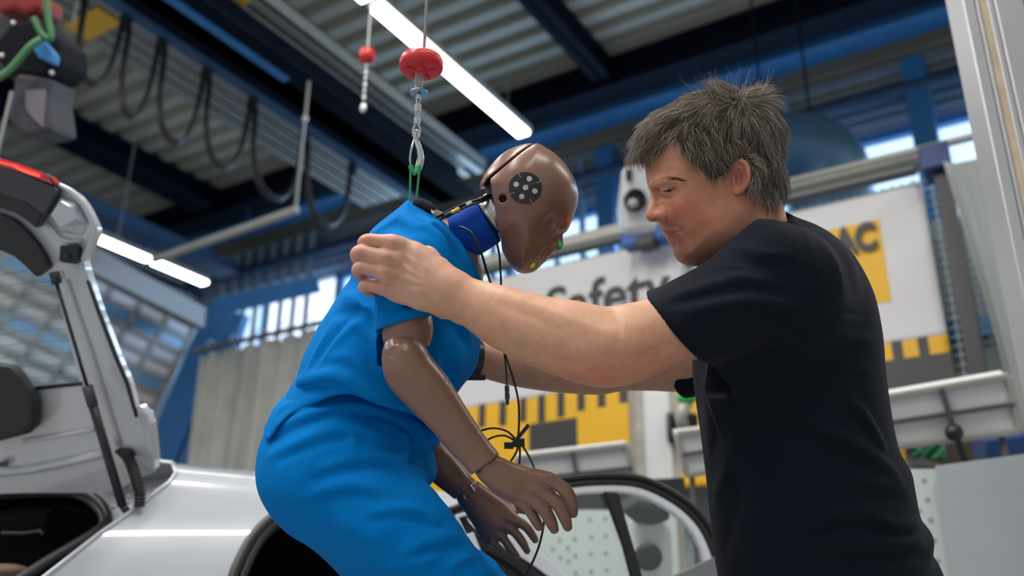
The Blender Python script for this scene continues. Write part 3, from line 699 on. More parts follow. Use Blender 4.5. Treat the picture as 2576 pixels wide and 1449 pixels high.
        Tm = T if taper is None else T*taper(X, Y)
        mid = d0+tx*(X-c0[0])+ty*(Y-c0[1])
        w = np.abs(G[2]-mid[:, :, None]); q0 = np.maximum(sd+R, 0)[:, :, None]/R; Tm3 = np.asarray(Tm)[..., None] if np.ndim(Tm) else Tm
        q1 = w/Tm3; g_ = np.sqrt(q0*q0+q1*q1)
        gx = q0/R; gz = q1/Tm3
        nrm = np.sqrt(gx*gx+gz*gz)/np.maximum(g_, 1e-6)+1e-6
        d = (g_-1)/np.maximum(nrm, 1/max(R, T)*.5)
        s.comb(sl, d.astype(np.float32), k, op); return s
    def hit(s, px, py, back=False, strict=False):
        """first surface point under a pixel of the photo's view"""
        lo, hi = s.ax[2][0], s.ax[2][-1]; w = np.arange(lo, hi, s.h*.5)
        if back: w = w[::-1]
        x = (px-CX)/F*w; y = (py-CY)/F*w
        fi = (np.stack([x, y, w], 1)-s.lo)/s.h; ok = ((fi >= 0) & (fi < s.n-1.001)).all(1); w = w[ok]; fi = fi[ok]
        if len(fi) == 0: return None
        i0 = fi.astype(int); t = fi-i0; v = 0
        for a in (0, 1):
            for b in (0, 1):
                for c in (0, 1):
                    v = v+s.D[i0[:, 0]+a, i0[:, 1]+b, i0[:, 2]+c]*(t[:, 0] if a else 1-t[:, 0])*(t[:, 1] if b else 1-t[:, 1])*(t[:, 2] if c else 1-t[:, 2])
        neg = np.nonzero(v < 0)[0]
        if len(neg) == 0:
            if strict: return None
            j = int(np.argmin(v)); return M(px, py, w[j])
        j = neg[0]
        ww = w[j] if j == 0 else w[j-1]+(w[j]-w[j-1])*v[j-1]/(v[j-1]-v[j]+1e-12)
        return M(px, py, float(ww))
    def brush(s, px, py, r, amp, rz=None, at=None):
        c = at if at is not None else s.hit(px, py)
        if c is None: return s
        r_ = r/F*c[2]; sl, G = s.sub(c-2.4*r_, c+2.4*r_)
        if sl is None: return s
        q = ((G[0]-c[0])**2+(G[1]-c[1])**2+(G[2]-c[2])**2)/(r_*r_)
        s.D[sl] -= (amp/1000*np.exp(-q)).astype(np.float32); return s
    def fold(s, pts, w, amp, ends=True, sharp=1.6, off=0):
        """ridge (amp > 0, mm) or groove (amp < 0) along pixel points laid on the surface"""
        c = [s.hit(*p[:2]) for p in pts]; c = [x for x in c if x is not None]
        if len(c) < 2: return s
        C_ = np.array(catmull(c, 5)); w_ = w/F*C_[:, 2].mean()
        sl, G = s.sub(C_.min(0)-2.4*w_, C_.max(0)+2.4*w_)
        if sl is None: return s
        best = None; am = None; n = len(C_)-1
        for i in range(n):
            a, b = C_[i], C_[i+1]; ab = b-a; L2 = float(ab@ab)+1e-12
            px, py, pz = G[0]-a[0], G[1]-a[1], G[2]-a[2]; t = np.clip((px*ab[0]+py*ab[1]+pz*ab[2])/L2, 0, 1)
            d = (px-t*ab[0])**2+(py-t*ab[1])**2+(pz-t*ab[2])**2; u = (i+t)/n
            A = np.sin(np.pi*np.clip(u*.94+.03, 0, 1))**.6 if ends else np.ones_like(u)
            if best is None: best, am = d, A
            else: m = d < best; best = np.where(m, d, best); am = np.where(m, A, am)
        s.D[sl] -= (amp/1000*am*np.exp(-(best/(w_*w_))**(sharp/2))).astype(np.float32); return s
    def folds(s, L, kp=1.75, kn=1.5):
        for l in L: s.fold(l[0], l[1], l[2]*(kp if l[2] > 0 else kn))
        return s
    def smooth(s, it=1):
        for _ in range(it):
            D = s.D
            for ax in range(3):
                D = (np.roll(D, 1, ax)+2*D+np.roll(D, -1, ax))*.25
            s.D = D
        return s
    def cut(s, p, n):
        """keep the half space on the side the normal points away from: remove (x-p).n > 0"""
        p = np.asarray(p, float); n = np.asarray(n, float); n = n/np.linalg.norm(n)
        d = (s.ax[0][:, None, None]-p[0])*n[0]+(s.ax[1][None, :, None]-p[1])*n[1]+(s.ax[2][None, None, :]-p[2])*n[2]
        s.D = np.maximum(s.D, d.astype(np.float32)); return s
    def mesh(s, name, m, parent=None, color=None, extra=None, world=True):
        V, Q = surface_nets(s.D, s.lo, s.h)
        if extra:
            for V2, Q2 in extra: Q = np.concatenate([Q, Q2+len(V)]); V = np.concatenate([V, V2])
        return np_mesh(name, V, Q, m, parent, color)
    def raw(s): return surface_nets(s.D, s.lo, s.h)
def np_mesh(name, V, Q, m, parent=None, color=None):
    me = bpy.data.meshes.new(name); W = m2w(V); n = len(V); nq = len(Q)
    me.vertices.add(n); me.vertices.foreach_set('co', W.astype(np.float32).ravel())
    me.loops.add(nq*4); me.loops.foreach_set('vertex_index', Q.astype(np.int32).ravel())
    me.polygons.add(nq); me.polygons.foreach_set('loop_start', np.arange(0, nq*4, 4, dtype=np.int32)); me.polygons.foreach_set('loop_total', np.full(nq, 4, np.int32))
    me.update(calc_edges=True)
    if color is not None:
        px = CX+F*V[:, 0]/V[:, 2]; py = CY+F*V[:, 1]/V[:, 2]
        colr = color(V, px, py); at = me.color_attributes.new('tone', 'FLOAT_COLOR', 'POINT')
        at.data.foreach_set('color', np.concatenate([colr, np.ones((n, 1))], 1).astype(np.float32).ravel())
    return link_mesh(name, me, m, parent, smooth=True)
def pairs(L, d=None):
    """list of (upper x, upper y, lower x, lower y, distance) -> centres and radii"""
    pts, rs = [], []
    for ux, uy, lx, ly, dd in L:
        pts.append(M((ux+lx)/2, (uy+ly)/2, dd)); rs.append(math.hypot(ux-lx, uy-ly)/2/F*dd)
    return pts, rs
def pr(L):
    """list of (x, y, distance, radius in px)"""
    return [M(x, y, d) for x, y, d, r in L], [r/F*d for x, y, d, r in L]
def bounds(x0, y0, x1, y1, d0, d1):
    c = np.array([M(x, y, d) for x in (x0, x1) for y in (y0, y1) for d in (d0, d1)]); return c.min(0), c.max(0)
# ---------------------------------------------------------------- the white car with its tailgate up and rear door open
M_paint = mat('white_car_paint', (.50, .52, .56), .22, coat=1.0, spec=.5)
M_paint_in = mat('white_paint_inner', (.56, .56, .59), .22, coat=1.0)
M_trim = mat('black_grained_trim', (.012, .012, .015), .55, bump=.0003, bscale=600)
M_trim2 = mat('dark_grey_trim', (.045, .045, .052), .5, bump=.0003, bscale=600)
M_seal = mat('door_seal_rubber', (.022, .020, .022), .42)
M_cglass = glass_mat('car_glass', (.93, .965, .95))
M_satin = mat('satin_frame', (.78, .80, .84), .3, .1, coat=.5)
O_ = P(540, 1182, 2.5); cf = np.array([.47, .88, 0.]); cf /= np.linalg.norm(cf); cn = np.array([cf[1], -cf[0], 0.]); UZ = np.array([0, 0, 1.])
CAR = empty('car', (O_+cf*.6-cn*.6)*np.array([1, 1, 0]), 'white car with its tailgate raised and its rear door open behind the dummy', 'car')
secs = [(-1.35, 1.47), (-1.0, 1.52), (-.6, 1.545), (-.35, 1.545), (-.22, 1.535), (-.12, 1.52), (-.06, 1.505), (-.02, 1.49), (.01, 1.472), (.035, 1.45), (.055, 1.425), (.072, 1.395), (.09, 1.36), (.106, 1.325), (.122, 1.285), (.138, 1.24), (.152, 1.19), (.165, 1.13), (.178, 1.05), (.19, .95)]
secs = [tuple(c) for c in catmull([np.array(s) for s in secs], 3)]
z0_ = O_[2]
def crossing(o_, z_, poly, s0=-1.4, s1=3.2, last=False, default=3.2):
    prev = None
    for s in np.arange(s0, s1, .01):
        w = O_+cf*s+cn*o_+UZ*(z_-1.49); x, y, d = pix(w)
        if prev is not None and d > .3:
            for i in range(len(poly)-1):
                (ax, ay), (bx, by) = poly[i], poly[i+1]; (px, py, ps) = prev
                dx, dy = x-px, y-py; ex, ey = bx-ax, by-ay; den = dx*ey-dy*ex
                if abs(den) < 1e-9: continue
                t = ((ax-px)*ey-(ay-py)*ex)/den; u = ((ax-px)*dy-(ay-py)*dx)/den
                if 0 <= t <= 1 and 0 <= u <= 1: return ps+(s-ps)*t
        prev = (x, y, s)
    return default
E_ = [(400, 1020), (420, 1120), (436, 1170), (443, 1190), (428, 1212), (392, 1238), (334, 1284), (285, 1319), (250, 1343), (115, 1449), (-150, 1655), (-500, 1930)]
D_ = [(520, 1700), (550, 1560), (575, 1449), (579, 1437), (599, 1393), (619, 1357), (647, 1324), (683, 1294), (714, 1279), (770, 1263), (860, 1256), (1000, 1262), (1120, 1290)]
rows = []
for o_, z_ in secs:
    se = crossing(o_, z_, E_, default=-.32) if o_ > -.1 else -.30-.1*0
    sd = crossing(o_, z_, D_, s0=se+.02, s1=.8, default=.8)
    rows.append((o_, z_, se, sd))
def body_pt(o_, z_, s):
    bow = -.035*(s-.9)**2*.35
    return O_+cf*s+cn*(o_-.010*(s-.3)**2)+UZ*(z_-1.49-.012*max(s-.3, 0)**2)
NS = 60; G = []
for o_, z_, se, sd in rows: G.append([O_+cf*(se+(sd-se)*(j/NS)**1.0)+cn*o_+UZ*(z_-1.49) for j in range(NS+1)])
MB().grid(G).build('body_side', M_paint, CAR, smooth=True)
# rolled edge along the tail opening and door opening
edge = [g[0] for g in G if g is not None][9:]
b = MB(); b.tube(edge, .006, 8); b.build('tail_edge', M_paint, CAR, smooth=True)
lip = [g[0] for g in G][12:]; inn = [p-cn*.10-UZ*.03+cf*.03 for p in lip]; inn2 = [p-cn*.16-UZ*.0+cf*.12 for p in lip]
MB().grid([lip, inn, inn2]).build('tail_gutter', M_paint_in, CAR, smooth=True)
dcurve = [g[-1] for g, r in zip(G, rows) if r[3] < .78]
b = MB(); b.tube([p-cn*.004+cf*.010 for p in dcurve], .013, 10); b.tube([p-cn*.02+cf*.036 for p in dcurve], .013, 10); b.build('door_seal', M_seal, CAR, smooth=True)
dl = [p for p in dcurve]; b = MB(); b.grid([dl, [p-cn*.03+cf*.05 for p in dl], [p-cn*.25+cf*.10 for p in dl]]); b.build('door_jamb', M_trim, CAR, smooth=True)
# dark cabin behind the openings
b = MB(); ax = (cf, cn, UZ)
b.box((-.35, -1.25, -1.0), (.75, -.22, -.10), 0, ax, O_); b.build('cabin_shade_box', mat('cabin_black', (.004, .004, .005), .8, spec=0), CAR)  # solid black box, the cabin's shade put into its colour
b = MB(); b.bar(P(712, 1360, 3.0), P(775, 1412, 3.0), .012, .05, up=FW); b.build('belt_latch', M_trim2, CAR, bevel=.004)
# lower body down to the ground, wheels, all out of frame
b = MB(); b.box((-.55, -1.55, -1.15), (1.1, .16, -.60), 0, ax, O_); b.build('lower_body', M_paint, CAR, bevel=.03)
for s in (.0,):
    for o_ in (-.0, -1.45): MB().lathe(O_*np.array([1, 1, 0])+UZ*.33+cf*s+cn*(o_-.03), cn, [(0, .30), (.02, .33), (.2, .33), (.22, .30)], 28).build('wheel', M_trim, CAR, smooth=True, auto=40)
# roof rear strip / hinge recess
# ---- tailgate
fh = FW-UZ*FW[2]; fh /= np.linalg.norm(fh); rh = np.cross(fh, UZ)
TA = P(378, 1180, 2.36); TB = P(238, 585, 2.16); Wd = -rh*.94+fh*.34
Un = TB-TA; TN = np.cross(Un, Wd); TN /= np.linalg.norm(TN)
if np.dot(TN, CAM-TA) < 0: TN = -TN
def tg(x, y, l=0.0): return onPlane(x, y, TA+TN*l, TN)
GATE = empty('tailgate', TA); GATE.parent = CAR; GATE.matrix_parent_inverse = Matrix.Translation(-Vector(CAR.location))
GATE['label'] = 'raised tailgate of the white car'
def sheet(pts, name, m, l0=0.0, th=.03, parent=GATE, bevel=0, smooth_k=0):
    if smooth_k:
        pts = [tuple(p) for p in catmull([np.array(p, float) for p in pts+pts[:1]], smooth_k)][:-1]
    return MB().prism([tg(x, y, l0) for x, y in pts], FW*th).build(name, m, parent, bevel=bevel)
outerR = catmull([np.array(p, float) for p in [(-60, 395), (0, 410), (60, 428), (132, 458), (165, 472), (192, 490), (215, 520), (232, 553), (240, 575), (237, 592), (222, 625), (211, 648), (213, 668), (221, 695), (249, 780), (295, 900), (323, 965), (344, 1045), (348, 1020), (366, 1036), (378, 1066), (388, 1160), (384, 1188), (365, 1196)]], 4)
inner = [(330, 1215), (290, 1235), (250, 1240), (60, 1240), (-80, 1245), (-80, 990), (68, 981), (203, 967), (135, 702), (120, 673), (88, 697), (58, 667), (33, 645), (-60, 610)]
sheet([tuple(p) for p in outerR]+inner, 'inner_panel', M_paint_in, 0, .035)
MB().tube([tg(p[0]-1, p[1]+1, .004) for p in outerR[10:46]], .0065, 10).build('rim', M_paint, GATE, smooth=True)
MB().band([tg(x, y, .004) for x, y in ((222, 705), (249, 780), (295, 900), (323, 965), (345, 1050))], [tg(x, y, .004) for x, y in ((216, 706), (242, 782), (287, 902), (315, 967), (339, 1050))], FW*.01).build('weatherstrip', M_dark, GATE)
sheet([(-60, 395), (0, 413), (60, 436), (132, 468), (144, 479), (113, 537), (88, 574), (69, 557), (36, 535), (-60, 505)], 'upper_trim', M_trim2, .030, .03, bevel=.006)
sheet([(-60, 480), (0, 490), (60, 508), (105, 540), (88, 574), (69, 557), (36, 535), (-60, 505)], 'upper_trim_edge', M_trim, .034, .01, bevel=.004)
sheet([(-60, 520), (0, 537), (33, 552), (63, 579), (91, 612), (110, 642), (122, 670), (88, 697), (77, 686), (58, 667), (33, 645), (-60, 605)], 'window_trim', M_trim, .022, .03, bevel=.005)
M_tail = mat('tail_lamp_red', (.60, .006, .01), .12, coat=1.0); M_tailw = mat('tail_lamp_bright', (1.0, .08, .05), .2, emit=1.2)
t_ = sheet([(-60, 385), (0, 398), (28, 406), (72, 422), (108, 436), (119, 440), (136, 461), (130, 464), (105, 454), (55, 434), (-60, 400)], 'tail_lamp', M_tail, .034, .04, bevel=.004)
for a_ in (((-50, 393), (30, 414), (60, 426), (60, 430), (30, 418), (-50, 397)), ((40, 418), (72, 430), (100, 440), (98, 445), (70, 437), (40, 424))):
    sheet(list(a_), 'lit_line', M_tailw, .037, .004, parent=t_)
t_['label'] = 'red tail lamp'
MB().tube([tg(x, y, .036) for x, y in ((118, 439), (127, 448), (136, 461))], .003, 8).build('lamp_edge', M_trim2, GATE, smooth=True)
# pressed housing below the lamp
b = MB(); A = [tg(x, y, .002) for x, y in ((118, 545), (150, 492), (195, 512), (222, 560), (205, 592), (150, 585))]; Bq = [tg(x, y, .030) for x, y in ((128, 540), (152, 505), (180, 520), (190, 552), (150, 570), (148, 568))]
n = 6; b.add(A+Bq, [tuple(range(6, 12))]+[(i, (i+1) % n, (i+1) % n+6, i+6) for i in range(n)]); b.build('pressed_housing', M_paint, GATE, bevel=.004)
MB().tube([tg(x, y, .004) for x, y in ((118, 560), (140, 588), (152, 600), (178, 608), (205, 606))], .005, 8).build('crease', M_paint_in, GATE, smooth=True)
MB().tube([tg(x, y, .003) for x, y in ((165, 705), (190, 780), (225, 880), (262, 1000), (290, 1090), (300, 1120))], .008, 10).build('pressed_ridge', M_paint_in, GATE, smooth=True)
sheet([(150, 617), (190, 615), (197, 622), (194, 658), (186, 664), (152, 660), (147, 654)], 'bump_stop', M_trim, .022, .022, bevel=.004)
MB().ell(tg(168, 645, .026), (.008, .008, .004), 12, 0, (RT, DN, TN)).build('bump_stop_hole', M_dark, GATE, smooth=True)
# glass with heater lines
gl = sheet([(-80, 600), (33, 640), (58, 667), (88, 697), (121, 672), (135, 702), (205, 967), (68, 981), (-80, 992)], 'rear_window', M_cglass, -.012, .005)
b = MB()
for k in range(10):
    y = 690+k*30; b.tube([tg(x, y+(x-60)**2*.0006-(x)*.12, -.010) for x in (-70, -20, 30, 80, min(130+k*8, 190))], .0007, 5)
hl_ = b.build('heater_lines', mat('heater_brown', (.10, .08, .05), .5), gl); hl_['kind'] = 'stuff'
MB().band([tg(x, y, .002) for x, y in ((-80, 985), (68, 974), (205, 961))], [tg(x, y, .002) for x, y in ((-80, 994), (68, 984), (208, 970))], FW*.02).build('window_edge', M_dark, GATE)
sheet([(-60, 905), (0, 918), (23, 921), (45, 945), (64, 974), (83, 1011), (83, 1071), (60, 1094), (-60, 1125)], 'wiper_motor_cover', M_trim, .055, .05, bevel=.012)
b = MB(); b.tube([tg(x, y, .004) for x, y in ((60, 1110), (150, 1095), (235, 1080))], .006, 8); b.build('fold_line', M_paint_in, GATE, smooth=True)
b = MB(); b.tube([tg(x, y, .004) for x, y in ((-60, 1195), (80, 1180), (180, 1160), (262, 1140))], .012, 8); b.build('fold_ridge', M_paint_in, GATE, smooth=True)
sheet([(-6, 1163), (19, 1160), (19, 1173), (-6, 1177)], 'name_plate', M_trim2, .014, .004)
sheet([(340, 1020), (366, 1036), (378, 1066), (388, 1160), (384, 1188), (362, 1185), (358, 1090), (345, 1055)], 'outer_lobe', M_paint, .004, .05, bevel=.008)
# gas strut
sr = empty('gas_strut', tg(139, 700, .05)); sr.parent = GATE; sr.matrix_parent_inverse = Matrix.Translation(-Vector(GATE.location))-Matrix.Translation(Vector(CAR.location))*0 if False else Matrix.Translation(-Vector(GATE.location))
GATE_OFF = True
q0, q1, q2 = tg(140, 705, .05), tg(219, 970, .05), P(308, 1272, 2.28); q3 = P(322, 1290, 2.28)
b = MB(); b.tube([q0, q1], .0042, 10); b.build('rod', mat('strut_rod', (.03, .035, .05), .25, .4), sr, smooth=True)
b = MB(); b.tube([q1, q2], .0105, 14); b.tube([q2, q3], .009, 10); b.build('cylinder', M_black, sr, smooth=True)
MB().tube([q1, q1+(q2-q1)*.17], .0125, 14).build('sleeve', M_trim2, sr, smooth=True)
MB().tube([tg(137, 686, .052), tg(143, 712, .052)], .0115, 12).build('socket', M_black, sr, smooth=True)
MB().ell(tg(152, 692, .03), (.010, .010, .012), 12).build('ball_stud', M_alu_b, sr, smooth=True)
# wiring gaiter
b = MB(); cc = catmull([tg(322, 1150, .02), tg(334, 1178, .035), P(346, 1215, 2.30), P(352, 1245, 2.29), P(350, 1275, 2.28)], 16); rr = [.0125+.0022*math.sin(i*1.35) for i in range(len(cc))]; b.tube(cc, rr, 16); b.build('wiring_gaiter', M_dark, GATE, smooth=True)
sheet([(284, 1135), (300, 1128), (328, 1130), (340, 1144), (332, 1152), (306, 1156)], 'gaiter_grommet', M_dark, .012, .012, bevel=.004)
# body below the tailgate: gutter panel, trunk seal, dark trunk
TP = O_-cf*.34
def tr(x, y, l=0.0):
    # trunk opening plane: through the tail edge, leaning like the tail
    return onPlane(x, y, P(300, 1330, 2.27)+np.array([0, 0, 0]), TRN) if l == 0 else onPlane(x, y, P(300, 1330, 2.27)+TRN*l, TRN)
TRN = np.cross(Wd, (P(250, 1344, 2.22)-P(430, 1210, 2.42))); TRN /= np.linalg.norm(TRN)
if np.dot(TRN, CAM-P(300, 1330, 2.27)) < 0: TRN = -TRN
gut = [(-120, 1200), (60, 1190), (200, 1180), (300, 1165), (388, 1165), (442, 1190), (428, 1212), (392, 1238), (334, 1284), (285, 1319), (262, 1300), (245, 1262), (215, 1240), (150, 1232), (0, 1240), (-120, 1250)]
b = MB(); b.prism([tr(x, y, -.045) for x, y in gut], -TRN*.01); b.build('rear_gutter', M_paint, CAR)
for x, y in ((325, 1248), (322, 1262), (375, 1248), (286, 1275), (330, 1225)): MB().ell(tr(x, y, -.04), (.006, .006, .006), 10).build('bolt_head', M_paint, CAR, smooth=True)
seal = [(-120, 1252), (0, 1240), (92, 1233), (180, 1232), (225, 1245), (256, 1270), (270, 1298), (264, 1318), (222, 1350), (130, 1405), (60, 1450), (-60, 1530)]
sp = catmull([np.array(p, float) for p in seal], 8)
b = MB(); b.tube([tr(x, y, -.03) for x, y in sp], .012, 12); b.tube([tr(x-9+4*0, y+9, -.045) for x, y in sp], .013, 12); b.build('trunk_seal', M_seal, CAR, smooth=True)
b = MB(); b.prism([tr(x, y, -.075) for x, y in [tuple(p) for p in sp]+[(-200, 1540), (-200, 1250)]], -TRN*.02); b.build('trunk_dark', mat('trunk_black', (.003, .003, .003), .9, spec=0), CAR)  # flat black sheet standing for the unlit depth of the trunk
MB().tube([tr(x, y, -.055) for x, y in ((5, 1341), (60, 1342), (100, 1336), (108, 1343))], .004, 8).build('trunk_handle', M_trim2, CAR, smooth=True)
MB().ell(tr(15, 1440, -.05), (.07, .05, .02), 16).build('tan_lining', mat('tan_lining', (.16, .09, .06), .7), CAR, smooth=True)
# ---- open rear door (window frame and glass)
fh = FW-UZ*FW[2]; fh /= np.linalg.norm(fh); rh = np.cross(fh, UZ)
DNn = -(fh*math.cos(.35)+rh*math.sin(.35)*-1); D0 = P(1500, 1300, 2.30)
if np.dot(DNn, CAM-D0) < 0: DNn = -DNn
def dp(x, y, l=0.0): return onPlane(x, y, D0+DNn*l, DNn)
DOOR = empty('rear_door', dp(1500, 1449)); DOOR.parent = CAR; DOOR.matrix_parent_inverse = Matrix.Translation(-Vector(CAR.location)); DOOR['label'] = 'open rear door with its arched window frame'
arch = [tuple(p) for p in catmull([np.array(p, float) for p in [(1129, 1276), (1190, 1253), (1260, 1231), (1330, 1212), (1400, 1200), (1484, 1190), (1577, 1190), (1639, 1204), (1701, 1235), (1747, 1269), (1781, 1307), (1806, 1352), (1826, 1410), (1836, 1480)]], 5)]
def off2(poly, k):
    out = []
    for i, p in enumerate(poly):
        a = np.array(poly[max(i-1, 0)]); c = np.array(poly[min(i+1, len(poly)-1)]); t = c-a; t = t/np.linalg.norm(t); nrm = np.array([-t[1], t[0]]); out.append(tuple(np.array(p)+nrm*k))
    return out
def aband(k0, k1, name, m, l, th, i0=0, i1=None, bevel=.002):
    A = off2(arch, k0)[i0:i1]; B = off2(arch, k1)[i0:i1]
    return MB().band([dp(x, y, l) for x, y in A], [dp(x, y, l) for x, y in B], -DNn*th).build(name, m, DOOR, bevel=bevel)
b = MB(); b.tube([dp(x, y, .012) for x, y in off2(arch, 7)], .0075, 10); b.build('outer_seal', M_seal, DOOR, smooth=True)
b = MB(); b.tube([dp(x, y, .006) for x, y in off2(arch, 24)], .0085, 10); b.build('inner_seal', M_seal, DOOR, smooth=True)
aband(4, 40, 'frame_back', M_dark, .0, .02)
aband(31, 50, 'window_frame', M_satin, .010, .02, 8, None, .004)
def dsheet(pts, name, m, l, th=.02, bevel=.002, parent=None): return MB().prism([dp(x, y, l) for x, y in pts], -DNn*th).build(name, m, parent or DOOR, bevel=bevel)
dsheet([(1129, 1276), (1160, 1290), (1205, 1340), (1330, 1400), (1400, 1455), (1460, 1520), (1300, 1560), (1225, 1449), (1180, 1380)], 'belt_seal', M_seal, .004)
dsheet([(1205, 1322), (1313, 1358), (1385, 1408), (1450, 1470), (1425, 1485), (1350, 1428), (1285, 1385), (1205, 1345)], 'belt_frame', M_satin, .012, .02, .003)
dsheet([(1230, 1372), (1300, 1400), (1370, 1455), (1400, 1490), (1370, 1500), (1300, 1430), (1225, 1385)], 'belt_groove', M_dark, .014, .01)
dsheet([(1143, 1296), (1190, 1282), (1192, 1292), (1155, 1303), (1196, 1390), (1188, 1396)], 'corner_frame', M_satin, .016, .01)
dsheet([(1170, 1345), (1192, 1338), (1212, 1390), (1196, 1398)], 'corner_plate', M_white, .012, .01)
dsheet([(1523, 1236), (1557, 1240), (1577, 1313), (1617, 1449), (1640, 1530), (1612, 1530), (1592, 1449), (1572, 1372)], 'window_divider', M_dark, .014, .02, .003)
dsheet([(1690, 1452), (1802, 1398), (1825, 1500), (1680, 1520)], 'door_sill_frame', mat('grey_sill', (.20, .20, .22), .4), .012, .02)
gp = off2(arch, 44)[8:]; dsheet(gp+[(1836, 1500), (1500, 1520), (1425, 1475), (1350, 1420), (1285, 1378), (1215, 1340), (1230, 1310)], 'window_glass', M_cglass, -.002, .004, 0)
# etched safety marks on the glass
M_etch = mat('etched_mark', (.03, .04, .04), .5); b = MB()
for (x, y, r_) in ((1748, 1360, 6), (1758, 1352, 6), (1774, 1387, 6)): b.tube([dp(x+r_*math.cos(a), y+r_*math.sin(a), .0005) for a in np.linspace(0, 6.283, 17)], .0004, 5)
for i, (x, y, L) in enumerate(((1736, 1350, 10), (1738, 1347, 8), (1748, 1375, 12), (1750, 1379, 14), (1752, 1383, 9), (1766, 1372, 8), (1764, 1418, 12), (1768, 1423, 8))): b.bar(dp(x, y+2, .0005), dp(x+L, y-3, .0005), .0012, .0003, up=DNn)
mk_ = b.build('etched_marks', M_etch, DOOR); mk_['kind'] = 'stuff'
# machine seen through the door glass
d = 3.1
r = empty('white_machine', P(1635, 1400, d), 'blurred white and black machine seen through the small rear window glass', 'machine')
MB().prism([P(1595, 1320, d), P(1650, 1300, d), P(1690, 1330, d), P(1695, 1470, d), P(1600, 1480, d)], FW*.15).build('casing', M_white, r, bevel=.02)
MB().prism([P(1560, 1285, d-.05), P(1600, 1262, d-.05), (P(1680, 1275, d-.05)), P(1690, 1310, d-.05), P(1640, 1325, d-.05), P(1600, 1318, d-.05)], FW*.12).build('black_top', M_black, r, bevel=.015)
MB().lathe(P(1630, 1400, d-.02), -FW, [(0, .045), (.01, .045), (.02, .035), (.022, .02)], 24).build('round_port', M_black, r, smooth=True, auto=40)
# ---------------------------------------------------------------- the crash-test dummy
M_skin = mat('dummy_vinyl', (.225, .115, .078), .30, bump=.0003, bscale=35, var=.09, vscale=9, spec=.55)
M_suit = mat('blue_jersey', (.0, .165, .50), .85, bump=.00035, bscale=900, sheen=.0, spec=.06, var=.03, vscale=14)
M_neck = mat('neck_shield_blue', (.0, .055, .36), .75, bump=.0003, bscale=900, spec=.2)
M_steel = mat('machined_steel', (.55, .55, .54), .28, .9)
M_wire = mat('thin_black_wire', (.01, .01, .012), .4)
DUM = empty('crash_test_dummy', P(1150, 1600, 1.6)*np.array([1, 1, 0])+np.array([0, 0, .55]), 'brown crash-test dummy in a blue jersey suit, hanging from the hoist hook, head bent forward', 'crash test dummy')
